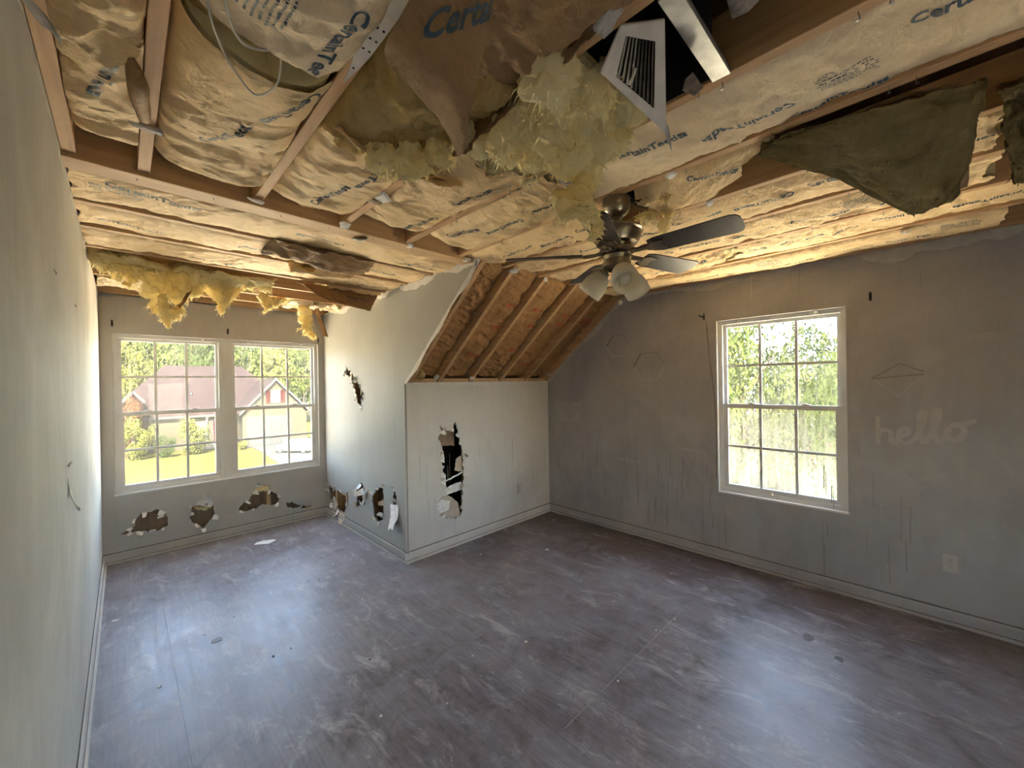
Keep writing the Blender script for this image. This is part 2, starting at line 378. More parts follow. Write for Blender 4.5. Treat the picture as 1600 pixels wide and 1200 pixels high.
def floor_mat():
    """worn subfloor: grey scuffed film over brown boards, grain along y"""
    m, nt, b, out = new_mat('subfloor')
    v = coords(nt); vg = coords(nt, (26, 1.5, 1)); vg2 = coords(nt, (70, 3, 1))
    grain = noise(nt, vg, 1.1, 8, 0.72, 0.8); g2 = noise(nt, vg2, 1.4, 5, 0.6); cl = noise(nt, v, 0.85, 8, 0.66, 0.6); cl2 = noise(nt, v, 4.5, 7, 0.7, 1.0); sp = noise(nt, v, 42, 4, 0.6)
    brown = ramp(nt, grain, [(0.3, (0.070, 0.054, 0.052)), (0.7, (0.135, 0.108, 0.104))])
    grey = ramp(nt, g2, [(0.3, (0.25, 0.245, 0.275)), (0.7, (0.37, 0.36, 0.39))])
    sxy = nd(nt, 'ShaderNodeSeparateXYZ'); nt.links.new(v, sxy.inputs[0])
    near = nd(nt, 'ShaderNodeMapRange'); near.inputs['From Min'].default_value = 2.95; near.inputs['From Max'].default_value = 3.75; nt.links.new(sxy.outputs[0], near.inputs[0])   # less traffic film along the right wall
    m0 = mixc(nt, 0.45, cl, cl2); mm = nd(nt, 'ShaderNodeMath', operation='MULTIPLY_ADD'); ad = nd(nt, 'ShaderNodeMath', operation='ADD'); nt.links.new(sxy.outputs[0], ad.inputs[0]); nt.links.new(sxy.outputs[1], ad.inputs[1])
    near2 = nd(nt, 'ShaderNodeMapRange'); near2.inputs['From Min'].default_value = 5.3; near2.inputs['From Max'].default_value = 6.5; nt.links.new(ad.outputs[0], near2.inputs[0])
    gx_ = nd(nt, 'ShaderNodeMapRange'); gx_.inputs['From Min'].default_value = 1.9; gx_.inputs['From Max'].default_value = 2.2; nt.links.new(sxy.outputs[0], gx_.inputs[0])
    n2x = nd(nt, 'ShaderNodeMath', operation='MULTIPLY'); nt.links.new(near2.outputs[0], n2x.inputs[0]); nt.links.new(gx_.outputs[0], n2x.inputs[1])
    nmax = nd(nt, 'ShaderNodeMath', operation='MAXIMUM'); nt.links.new(near.outputs[0], nmax.inputs[0]); nt.links.new(n2x.outputs[0], nmax.inputs[1])
    nt.links.new(nmax.outputs[0], mm.inputs[0]); mm.inputs[1].default_value = -0.17; nt.links.new(m0, mm.inputs[2])
    fac = ramp(nt, mm.outputs[0], [(0.36, (0, 0, 0)), (0.46, (0.5, 0.5, 0.5)), (0.60, (1, 1, 1))])
    fac = mixc(nt, 0.14, fac, ramp(nt, grain, [(0.40, (0, 0, 0)), (0.64, (1, 1, 1))]))
    c = mixc(nt, fac, brown, grey)
    spk = ramp(nt, mixc(nt, 0.5, sp, cl2), [(0.60, (0, 0, 0)), (0.68, (1, 1, 1))])
    f2 = nd(nt, 'ShaderNodeMath', operation='MULTIPLY'); nt.links.new(spk, f2.inputs[0]); f2.inputs[1].default_value = 0.5
    c = mixc(nt, f2.outputs[0], c, (0.68, 0.66, 0.66))
    # scrapes and smears
    vs_ = coords(nt, (2.6, 1.0, 1), rot=(0, 0, 0.12)); scr = noise(nt, vs_, 2.6, 10, 0.78, 0.7); sm = ramp(nt, scr, [(0.535, (0, 0, 0)), (0.66, (1, 1, 1))])
    f4 = nd(nt, 'ShaderNodeMath', operation='MULTIPLY'); nt.links.new(sm, f4.inputs[0]); f4.inputs[1].default_value = 0.6
    c = mixc(nt, f4.outputs[0], c, (0.55, 0.53, 0.54))
    dk = ramp(nt, noise(nt, coords(nt, loc=(3, 1, 0)), 2.2, 7, 0.72, 1.5), [(0.60, (0, 0, 0)), (0.70, (1, 1, 1))]); f5 = nd(nt, 'ShaderNodeMath', operation='MULTIPLY'); nt.links.new(dk, f5.inputs[0]); f5.inputs[1].default_value = 0.55
    c = mixc(nt, f5.outputs[0], c, (0.10, 0.085, 0.08))
    oi = nd(nt, 'ShaderNodeObjectInfo'); tint = ramp(nt, oi.outputs['Random'], [(0.0, (0.92, 0.90, 0.89)), (1.0, (1.04, 1.04, 1.05))])
    c = mixc(nt, 1.0, c, tint, 'MULTIPLY')
    nt.links.new(c, b.inputs['Base Color'])
    nt.links.new(ramp(nt, mixc(nt, 0.5, grain, cl2), [(0.35, (0.28, 0.28, 0.28)), (0.65, (0.50, 0.50, 0.50))]), b.inputs['Roughness'])
    n1 = bump(nt, b, grain, 0.10, 0.004); bump(nt, b, cl2, 0.10, 0.006, n1); return m
M['floor'] = floor_mat()

# ================================================================== THE ROOM SHELL
HOLES = {
    'w1': [(0.208, 0.344), (0.253, 0.415), (0.319, 0.407), (0.364, 0.419), (0.404, 0.394), (0.415, 0.353), (0.446, 0.314), (0.437, 0.239), (0.407, 0.231), (0.373, 0.21), (0.316, 0.218), (0.283, 0.234), (0.207, 0.248), (0.154, 0.248), (0.122, 0.249), (0.165, 0.274), (0.208, 0.3)],
    'w2': [(0.626, 0.381), (0.677, 0.409), (0.728, 0.373), (0.794, 0.375), (0.807, 0.331), (0.812, 0.255), (0.765, 0.217), (0.738, 0.175), (0.712, 0.141), (0.674, 0.192), (0.636, 0.218), (0.606, 0.274), (0.619, 0.318)],
    'w3': [(1.131, 0.386), (1.177, 0.464), (1.223, 0.482), (1.301, 0.476), (1.315, 0.401), (1.37, 0.362), (1.401, 0.292), (1.384, 0.241), (1.313, 0.239), (1.235, 0.275), (1.174, 0.236), (1.085, 0.231), (1.012, 0.248), (1.027, 0.288), (1.071, 0.329), (1.116, 0.354)],
    'w4': [(1.474, 0.239), (1.541, 0.233), (1.583, 0.187), (1.661, 0.159), (1.749, 0.139), (1.731, 0.12), (1.591, 0.142), (1.523, 0.157), (1.474, 0.193)],
    'c1': [(4.397, 1.789), (4.29, 1.729), (4.162, 1.639), (4.055, 1.552), (4.009, 1.468), (4.048, 1.351), (4.122, 1.381), (4.17, 1.466), (4.218, 1.552), (4.293, 1.652), (4.429, 1.7)],
    'c2': [(4.978, 0.363), (4.817, 0.355), (4.634, 0.341), (4.43, 0.379), (4.418, 0.291), (4.495, 0.184), (4.555, 0.125), (4.734, 0.133), (4.921, 0.165), (4.984, 0.226)],
    'c3': [(4.185, 0.49), (4.056, 0.555), (4.009, 0.521), (3.987, 0.462), (3.915, 0.475), (4.013, 0.404), (4.091, 0.314), (4.193, 0.282), (4.189, 0.381)],
    'c4': [(3.709, 0.554), (3.6, 0.602), (3.569, 0.54), (3.586, 0.42), (3.576, 0.363), (3.613, 0.267), (3.721, 0.221), (3.786, 0.256), (3.818, 0.371), (3.823, 0.472)],
    'c5': [(3.381, 0.575), (3.341, 0.61), (3.326, 0.511), (3.358, 0.448), (3.393, 0.46)],
    'k1': [(2.284, 1.186), (2.313, 1.155), (2.364, 1.13), (2.423, 1.115), (2.461, 1.2), (2.485, 1.169), (2.496, 1.078), (2.531, 0.974), (2.549, 0.871), (2.55, 0.709), (2.554, 0.648), (2.534, 0.551), (2.54, 0.469), (2.523, 0.372), (2.528, 0.281), (2.478, 0.259), (2.37, 0.28), (2.278, 0.323), (2.246, 0.417), (2.259, 0.49), (2.352, 0.528), (2.353, 0.587), (2.284, 0.638), (2.297, 0.713), (2.322, 0.767), (2.289, 0.868), (2.313, 0.923), (2.303, 0.982), (2.266, 1.063), (2.294, 1.118)],
}
EX, EY, EZ = np.array((1., 0, 0)), np.array((0, 1., 0)), np.array((0, 0, 1.))
PL = {  # origin, horizontal axis, inward normal
    'window': (EY * YW, EX, -EY), 'cheek': (EX * XD, EY, -EX), 'knee': (EY * YK, EX, -EY),
    'right': (EX * XR, EY, -EX), 'left': (EX * 0.0, EY, EX), 'back': (EY * YB, EX, EY)}

def jagged(poly, amp=0.006, step=0.018, seed=0):
    r = random.Random(seed); out = []
    for i, a in enumerate(poly):
        b = poly[(i + 1) % len(poly)]; L = math.hypot(b[0] - a[0], b[1] - a[1]); n = max(1, int(L / step))
        for k in range(n):
            t = k / n
            out.append((a[0] + (b[0] - a[0]) * t + r.uniform(-amp, amp), a[1] + (b[1] - a[1]) * t + r.uniform(-amp, amp)))
    return out

def holed_panel(name, plane, outer, holes, t, mat, parent=None, off=0.0):
    """flat sheet of thickness t with openings, front face at the plane (moved back by off)"""
    O, U, N = PL[plane]
    cu = bpy.data.curves.new('tmp', 'CURVE'); cu.dimensions = '2D'; cu.fill_mode = 'BOTH'; cu.extrude = t / 2
    for poly in [outer] + list(holes):
        sp = cu.splines.new('POLY'); sp.points.add(len(poly) - 1); sp.use_cyclic_u = True
        for i, (x, y) in enumerate(poly): sp.points[i].co = (x, y, 0, 1)
    ob = bpy.data.objects.new('tmp', cu); col.objects.link(ob)
    dg = bpy.context.evaluated_depsgraph_get(); me = bpy.data.meshes.new_from_object(ob.evaluated_get(dg))
    V = [O + U * v.co.x + EZ * v.co.y + N * (v.co.z - t / 2 - off) for v in me.vertices]
    F = [tuple(p.vertices) for p in me.polygons]
    bpy.data.objects.remove(ob); bpy.data.curves.remove(cu); bpy.data.meshes.remove(me)
    return fix_normals(mesh_obj(name, V, F, mat, parent))

def rect(a, b, c, d): return [(a, b), (c, b), (c, d), (a, d)]

W_FILL = (0.50, 0.592, 1.25, 1.75); W1 = (0.082, 0.612, 1.848, 2.085); W2 = (0.336, 0.592, 1.208, 2.085)  # first opening: unseen, added behind the camera for fill daylight
TH = 0.014
hole = {k: jagged(v, 0.006 if k[0] == 'w' else 0.011, 0.017, i) for i, (k, v) in enumerate(HOLES.items())}
hole['l1'] = jagged([(2.19, 1.17), (2.225, 1.18), (2.235, 1.22), (2.215, 1.25), (2.195, 1.235)], 0.003, 0.012, 77)
ZT = 3.5   # top of the attic shell

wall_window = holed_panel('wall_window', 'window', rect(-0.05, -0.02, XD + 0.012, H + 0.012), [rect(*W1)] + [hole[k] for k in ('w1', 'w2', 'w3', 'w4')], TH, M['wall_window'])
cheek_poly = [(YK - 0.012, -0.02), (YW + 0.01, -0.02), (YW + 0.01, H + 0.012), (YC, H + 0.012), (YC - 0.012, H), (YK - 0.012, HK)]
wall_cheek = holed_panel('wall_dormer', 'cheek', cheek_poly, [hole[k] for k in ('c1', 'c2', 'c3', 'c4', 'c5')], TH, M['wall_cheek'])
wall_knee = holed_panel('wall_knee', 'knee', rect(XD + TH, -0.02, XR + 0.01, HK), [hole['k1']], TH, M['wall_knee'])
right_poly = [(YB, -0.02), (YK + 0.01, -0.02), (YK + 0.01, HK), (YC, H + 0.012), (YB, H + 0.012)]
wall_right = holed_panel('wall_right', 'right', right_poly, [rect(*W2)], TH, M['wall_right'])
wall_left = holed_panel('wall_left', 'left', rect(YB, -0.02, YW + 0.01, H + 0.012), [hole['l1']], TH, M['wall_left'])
wall_back = holed_panel('wall_back', 'back', rect(-0.02, -0.02, XR + 0.02, H + 0.012), [rect(*W_FILL)], TH, M['wall_back'])
for w in (wall_window, wall_cheek, wall_knee, wall_right, wall_left, wall_back): tag(w, kind='structure')

# outer sheathing behind the plasterboard, and the studs in the cavity
holed_panel('sheathing', 'window', rect(-0.25, -0.3, XD + 0.2, ZT), [rect(*W1)], 0.02, M['cavity'], wall_window, 0.105)
holed_panel('sheathing', 'right', [(YB - 0.2, -0.3), (5.4, -0.3), (5.4, 0.3), (1.2, ZT), (YB - 0.2, ZT)], [rect(*W2)], 0.02, M['deck'], wall_right, 0.105)
holed_panel('sheathing', 'left', rect(YB - 0.2, -0.3, YW + 0.2, ZT), [], 0.02, M['deck'], wall_left, 0.105)
holed_panel('sheathing', 'back', rect(-0.3, -0.3, XR + 0.3, ZT), [rect(*W_FILL)], 0.02, M['deck'], wall_back, 0.105)
holed_panel('sheathing', 'cheek', [(1.0, H + 0.1), (YC + 0.12, H + 0.1), (YK + 0.12, HK), (YK + 0.12, -0.3), (YW + 0.2, -0.3), (YW + 0.2, ZT), (1.0, ZT)], [], 0.02, M['cavity'], wall_cheek, 0.105)
def studs(plane, us, z0, z1, parent):
    O, U, N = PL[plane]
    for u in us:
        MB().obox(O + U * u + EZ * (z0 + z1) / 2 - N * (TH + 0.045), U, N, EZ, 0.038, 0.088, z1 - z0).build('stud', M['jz'], parent)
studs('window', [0.06, 0.50, 0.90, 1.30, 1.70, 1.87], 0.0, 0.60, wall_window)
studs('cheek', [3.2, 3.52, 3.92, 4.32, 4.50, 4.80, 5.05], 0.0, H, wall_cheek)
studs('knee', [1.96, 2.19, 2.62, 3.02, 3.42, 3.84], 0.0, HK - 0.02, wall_knee)
O_, U_, N_ = PL['window']
MB().box((-0.02, YW + TH, -0.02), (XD, YW + 0.10, 0.04)).build('sole_plate', M['jx'], wall_window)
MB().box((XD + TH, YK + TH, -0.02), (XR, YK + 0.10, 0.04)).build('sole_plate', M['jx'], wall_knee)
MB().box((XD + TH, YK + 0.1, -0.02), (XD + 0.1, YW, 0.04)).build('sole_plate', M['jy'], wall_cheek)

# ---- floor: subfloor sheets with hairline joints
floor_ = tag(MB().box((-0.2, YB - 0.2, -0.30), (XR + 0.2, YW + 0.6, -0.021)).build('floor', M['dark']), kind='structure')
sheet_cols = [(0.0, 0.336, (-1.6, 0.55, 2.99)), (0.336, 1.556, (-0.6, 1.84, 4.28)), (1.556, 2.776, (-1.31, 1.13)), (2.776, XR, (-0.6, 1.10))]
fr = random.Random(3)
for x0, x1, seams in sheet_cols:
    ys = [YB] + list(seams) + [YW + 0.02]
    for a, b in zip(ys[:-1], ys[1:]):
        g = 0.0004; lift = fr.uniform(0, 0.0003)
        parts = [(x0, x1, a, b)]
        if b > YK:      # clip to the L-shaped plan
            parts = []
            if x0 < XD: parts.append((x0, min(x1, XD), a, b))
            if x1 > XD: parts.append((max(x0, XD), x1, a, min(b, YK + 0.02)))
        for (p, q, r_, s_) in parts:
            if s_ - r_ < 0.01: continue
            MB().box((p + g, r_ + g, -0.020), (q - g, s_ - g, -0.0008 + lift)).build('subfloor_sheet', M['floor'], floor_)

# bright scraped joint between two sheets
MB().box((1.56, 1.1245, -0.0008), (2.95, 1.1270, 0.0003)).build('joint_filler', M['tape_mud_grey'], floor_)
# ---- baseboards: board, eased top, shoe moulding
def baseboard(name, a, b, N, mat, h=0.088):
    a, b, N = np.array(a, float), np.array(b, float), np.array(N, float)
    prof = [(0, 0), (0.026, 0), (0.026, 0.006), (0.022, 0.014), (0.013, 0.018), (0.013, h - 0.014), (0.009, h - 0.004), (0.004, h), (0, h)]
    V = [p + N * q[0] + EZ * q[1] for p in (a, b) for q in prof]; n = len(prof)
    F = [(i, i + 1, n + i + 1, n + i) for i in range(n - 1)] + [tuple(range(n)), tuple(range(n, 2 * n))[::-1]]
    o = tag(fix_normals(mesh_obj(name, V, F, mat)), kind='structure'); L = b - a
    MB().obox((a + b) / 2 + N * 0.0021 + EZ * (h + 0.0035), L / np.linalg.norm(L), N, EZ, np.linalg.norm(L), 0.004, 0.007).build('dirt_line', M['dirt'], o)  # dark strip paints the shadow line and dirt above the board
    MB().obox((a + b) / 2 + N * 0.0135 + EZ * 0.0205, L / np.linalg.norm(L), N, EZ, np.linalg.norm(L), 0.003, 0.004).build('dirt_line', M['dirt'], o)  # same painted shadow and dirt above the shoe moulding
    return o
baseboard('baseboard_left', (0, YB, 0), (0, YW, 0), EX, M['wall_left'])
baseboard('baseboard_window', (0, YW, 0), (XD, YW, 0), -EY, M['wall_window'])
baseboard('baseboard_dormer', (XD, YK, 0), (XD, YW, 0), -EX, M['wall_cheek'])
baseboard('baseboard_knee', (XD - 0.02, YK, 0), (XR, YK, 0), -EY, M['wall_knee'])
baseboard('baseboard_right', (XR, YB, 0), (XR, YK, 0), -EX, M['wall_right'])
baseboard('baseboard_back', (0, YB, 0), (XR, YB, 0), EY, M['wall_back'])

# ---- bare joint compound left along the top of the walls where the ceiling came down
def tape_strip(plane, a, b, w0, w1, mat, parent, seed, proud=0.0016, side=1):
    """a->b is the straight edge in plane coordinates; the other edge is ragged"""
    O, U, N = PL[plane]; r = random.Random(seed); L = math.hypot(b[0] - a[0], b[1] - a[1]); n = max(6, int(L / 0.014))
    d = ((b[0] - a[0]) / L, (b[1] - a[1]) / L); q = (d[1] * side, -d[0] * side)
    top, low = [], []
    for i in range(n + 1):
        t = i / n; s = L * t
        w = w0 + (w1 - w0) * (0.4 + 0.75 * float(fbm(s * 4.3, seed * 3.7, seed=seed, octv=4, gain=0.42))) + r.uniform(-0.004, 0.004)
        top.append((a[0] + d[0] * s, a[1] + d[1] * s)); low.append((a[0] + d[0] * s + q[0] * max(w, 0.004), a[1] + d[1] * s + q[1] * max(w, 0.004)))
    P = top + low; V = [O + U * p[0] + EZ * p[1] + N * h for h in (0.0002, proud) for p in P]; m = n + 1; k = 2 * m; F = []
    for i in range(n):
        F += [(i, i + 1, m + i + 1, m + i), (k + i, k + m + i, k + m + i + 1, k + i + 1), (m + i, m + i + 1, k + m + i + 1, k + m + i)]
    return mesh_obj('joint_compound', V, F, mat, parent)
tape_strip('cheek', (YC, H + 0.012), (YW, H + 0.012), 0.02, 0.075, M['tape_mud'], wall_cheek, 11)
tape_strip('cheek', (YK - 0.012, HK), (YC - 0.01, H + 0.005), 0.02, 0.045, M['tape_mud'], wall_cheek, 12, side=-1)
tape_strip('right', (YB, H + 0.012), (YC, H + 0.012), 0.03, 0.10, M['tape_mud_grey'], wall_right, 13)
tape_strip('right', (YC, H + 0.008), (YK, HK), 0.02, 0.07, M['tape_mud_grey'], wall_right, 14)
tape_strip('knee', (XD + 0.1, HK), (XR, HK), 0.02, 0.045, M['tape_mud'], wall_knee, 15)
tape_strip('left', (YB, H + 0.012), (YW, H + 0.012), 0.01, 0.05, M['tape_mud'], wall_left, 16)
tape_strip('window', (0.02, H + 0.012), (XD, H + 0.012), 0.01, 0.05, M['wall_window'], wall_window, 17)
# corner bead up the dormer corner
MB().obox((XD - 0.0005, YK - 0.0005, HK / 2 + 0.04), EX, EY, EZ, 0.006, 0.006, HK - 0.09).build('corner_bead', M['tape_mud'], wall_cheek)

# ---- torn plasterboard and paper around the holes
def flap(plane, uv, ang, w, l, curl, mat, parent, seed, name='torn_paper'):
    """small curled sheet rooted at uv, growing along ang in the wall plane and curling into the room"""
    O, U, N = PL[plane]; r = random.Random(seed); d = np.array((math.cos(ang), math.sin(ang))); e = np.array((-d[1], d[0])); n = 6; V = []
    for i in range(n):
        t = i / (n - 1); a = curl * t
        s = l * (math.sin(a) / curl if abs(curl) > 1e-3 else t); h = l * ((1 - math.cos(a)) / curl if abs(curl) > 1e-3 else 0)
        ww = w * (1 - 0.45 * t * t) 
        for k in (-1, -0.35, 0.3, 1):
            p = np.array(uv) + d * (s + r.uniform(-.1, .1) * l * (t > 0.7)) + e * (k * ww / 2 + r.uniform(-.05, .05) * w)
            V.append(O + U * p[0] + EZ * p[1] + N * (0.0025 + h + r.uniform(0, 0.003)))
    F = [(i * 4 + k, i * 4 + k + 1, i * 4 + k + 5, i * 4 + k + 4) for i in range(n - 1) for k in range(3)]
    nV = len(V); V2 = [v - N * 0.0018 for v in V]
    F2 = [tuple(q + nV for q in f[::-1]) for f in F]
    o = mesh_obj(name, V + V2, F + F2, mat, parent, smooth=True); return o
fs = random.Random(21)
def ring_flaps(plane, key, parent, n, wl, mats, inward=True):
    P = hole[key]; cx = sum(p[0] for p in P) / len(P); cy = sum(p[1] for p in P) / len(P)
    for i in range(n):
        p = P[int((i + fs.random() * 0.6) / n * len(P)) % len(P)]
        a = math.atan2(cy - p[1], cx - p[0]) + fs.uniform(-.6, .6) + (0 if fs.random() < 0.55 else math.pi)
        flap(plane, p, a, fs.uniform(.5, 1.1) * wl, fs.uniform(.5, 1.2) * wl, fs.uniform(.5, 2.0), mats[fs.randrange(len(mats))], parent, i + len(P))
gp = [M['gypsum'], M['gypsum'], M['facepaper'], M['tape_mud']]
ring_flaps('window', 'w1', wall_window, 9, 0.05, gp); ring_flaps('window', 'w2', wall_window, 7, 0.05, gp)
ring_flaps('window', 'w3', wall_window, 9, 0.05, gp); ring_flaps('window', 'w4', wall_window, 5, 0.035, gp)
flap('window', (0.72, 0.37), 1.2, 0.13, 0.12, 0.6, M['tape_mud'], wall_window, 5)
ring_flaps('cheek', 'c1', wall_cheek, 16, 0.045, [M['gypsum'], M['tape_mud']]); ring_flaps('cheek', 'c2', wall_cheek, 9, 0.075, gp); ring_flaps('cheek', 'c3', wall_cheek, 8, 0.08, gp)
ring_flaps('cheek', 'c4', wall_cheek, 8, 0.06, gp); ring_flaps('cheek', 'c5', wall_cheek, 3, 0.05, gp)
flap('cheek', (3.36, 0.47), -1.7, 0.16, 0.22, 0.55, M['gypsum'], wall_cheek, 8)
flap('cheek', (4.60, 0.12), -1.5, 0.14, 0.13, 0.5, M['facepaper'], wall_cheek, 9); flap('cheek', (4.75, 0.16), 0.9, 0.12, 0.12, 0.2, M['facepaper'], wall_cheek, 10)
ring_flaps('knee', 'k1', wall_knee, 16, 0.055, gp)
# crushed board hanging inside the tall hole in the knee wall: brown backing paper with white gypsum on it
def shard(plane, poly, off, tilt, mat, parent, name, t=0.006, seed=0):
    O, U, N = PL[plane]; poly = jagged(poly, 0.004, 0.02, seed); z0 = min(p[1] for p in poly)
    V = []
    for s in (0, t):
        for p in poly: V.append(O + U * p[0] + EZ * p[1] - N * (off + s - (p[1] - z0) * tilt))
    n = len(poly); F = [tuple(range(n)), tuple(range(n, 2 * n))[::-1]] + [(i, (i + 1) % n, n + (i + 1) % n, n + i) for i in range(n)]
    bm = bmesh.new(); vs = [bm.verts.new(v) for v in V]
    for f in F: bm.faces.new([vs[i] for i in f])
    bmesh.ops.triangulate(bm, faces=bm.faces[:]); bmesh.ops.recalc_face_normals(bm, faces=bm.faces[:]); bm.verts.index_update()
    o = mesh_obj(name, [v.co[:] for v in bm.verts], [[v.index for v in f.verts] for f in bm.faces], mat, parent); bm.free(); return o
shard('knee', [(2.24, 0.25), (2.52, 0.25), (2.50, 0.40), (2.44, 0.46), (2.34, 0.52), (2.25, 0.47)], 0.016, -0.12, M['facepaper'], wall_knee, 'board_shard', seed=4)
shard('knee', [(2.25, 0.34), (2.38, 0.36), (2.40, 0.44), (2.30, 0.47), (2.25, 0.43)], 0.012, -0.10, M['gypsum'], wall_knee, 'board_shard', seed=5)
shard('knee', [(2.34, 0.50), (2.55, 0.52), (2.54, 0.60), (2.42, 0.585), (2.36, 0.57)], 0.018, -0.05, M['gypsum'], wall_knee, 'board_shard', seed=6)
shard('knee', [(2.27, 0.55), (2.35, 0.56), (2.35, 0.70), (2.30, 0.76), (2.28, 0.66)], 0.012, -0.03, M['gypsum'], wall_knee, 'board_shard', seed=7)
shard('knee', [(2.46, 0.72), (2.55, 0.70), (2.55, 0.86), (2.48, 0.83)], 0.016, -0.06, M['facepaper'], wall_knee, 'board_shard', seed=8)
shard('knee', [(2.35, 0.635), (2.55, 0.685), (2.55, 0.700), (2.35, 0.648)], 0.010, 0.0, M['paper'], wall_knee, 'board_shard', seed=9)
shard('knee', [(2.26, 0.84), (2.34, 0.82), (2.33, 0.93), (2.29, 0.96)], 0.013, -0.05, M['gypsum'], wall_knee, 'board_shard', seed=10)
shard('knee', [(2.27, 0.98), (2.50, 0.96), (2.50, 1.12), (2.36, 1.13), (2.27, 1.06)], 0.07, -0.02, M['cavity'], wall_knee, 'board_shard', seed=11)
# ---- the attic behind the knee wall and above
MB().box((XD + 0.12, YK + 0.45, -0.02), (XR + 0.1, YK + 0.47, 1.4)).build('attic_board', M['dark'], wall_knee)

# ---- ceiling: roof sheathing overhead with the bare joists, headers and rafters under it
ceil = MB().box((-0.3, YB - 0.2, ZT), (XR + 0.2, 1.25, ZT + 0.03)).box((-0.3, 1.2, ZT), (XD + 0.15, YW + 0.2, ZT + 0.03)).build('ceiling', M['deck'])
tag(ceil, kind='structure')
sl = np.array((0, YC - YK, H - HK)); sl /= np.linalg.norm(sl); sn = np.array((0, sl[2], -sl[1]))     # up the slope, out of the room (upwards/outwards)
sn = sn if sn[2] > 0 else -sn
c0 = np.array(((XD + 0.03 + XR + 0.15) / 2, YK, HK)) + sn * 0.19
MB().obox(c0 + sl * 0.35, EX, sl, sn, XR - XD + 0.12, 5.6, 0.02).build('roof_board', M['deck'], ceil)
MB().box((-0.2, 3.9, 2.86), (XD, YW, 2.88)).build('roof_board', M['deck'], ceil)
JX = [0.022, 0.222, 0.610, 1.012, 1.405, 1.800, 2.200, 2.600, 3.000, 3.400, 3.842]
jr = random.Random(5)
for i, x in enumerate(JX):
    yend = 2.155 if x < XD else 2.15
    MB().bbox((x - 0.019, YB, H), (x + 0.019, yend, H + 0.18 if x < 1.5 else H + 0.16), 0.002).build('joist', M['jy'], ceil)
for k, y in enumerate((2.160, 2.203, 2.246)):
    MB().bbox((0.0, y, H - 0.014 + 0.003 * k), (XD + 0.03, y + 0.040, H + 0.22), 0.002).build('header_beam', M['jx'], ceil)
JY = [2.680, 3.075, 3.480, 3.885, 4.290, 4.695, 5.040]
for y in JY:
    MB().bbox((0.0, y - 0.019, H), (XD + 0.01, y + 0.019, H + 0.14), 0.002).build('joist', M['jx'], ceil)
MB().bbox((XD, 2.16, H + 0.03), (XR, 2.20, H + 0.2), 0.002).build('blocking', M['jx'], ceil)
RX = [1.985, 2.285, 2.665, 3.075, 3.480, 3.842]
L_sl = math.hypot(YC - YK, H - HK)
for x in RX:
    c = np.array((x, YK, HK)) + sl * (L_sl / 2 + 0.0) + sn * 0.075
    MB().obox(c, EX, sl, sn, 0.038, L_sl + 0.10, 0.14).build('rafter', M['jy'], ceil)
MB().box((XD + 0.02, YK + 0.012, HK + 0.0), (XR, YK + 0.10, HK + 0.035)).build('top_plate', M['jx'], ceil)
MB().box((0.01, YW - 0.0, H - 0.004), (XD, YW + 0.09, H + 0.07)).build('top_plate', M['jx'], ceil)
# nails left in the joists by the ceiling boards
for x in JX[4:]:
    y = -0.5 + jr.uniform(0, .2)
    while y < 2.0:
        xx = x + jr.uniform(-.008, .008)
        MB().tube([(xx, y, H + 0.01), (xx + jr.uniform(-.004, .004), y + jr.uniform(-.006, .006), H - 0.020)], 0.0016, 5).lathe([(0, 0), (0.0045, 0), (0.0045, 0.0015), (0, 0.0015)], (xx, y, H - 0.0215), n=6).build('nail', M['steel'], ceil)
        y += jr.choice((0.06, 0.3, 0.4))
for x in (0.2, 0.45, 0.72, 0.95, 1.2, 1.45):
    MB().tube([(x, 2.20, H), (x + 0.004, 2.205, H - 0.02)], 0.0016, 5).build('nail', M['steel'], ceil)
for (x, y) in ((0.25, 1.22), (0.222, 1.45)): pass

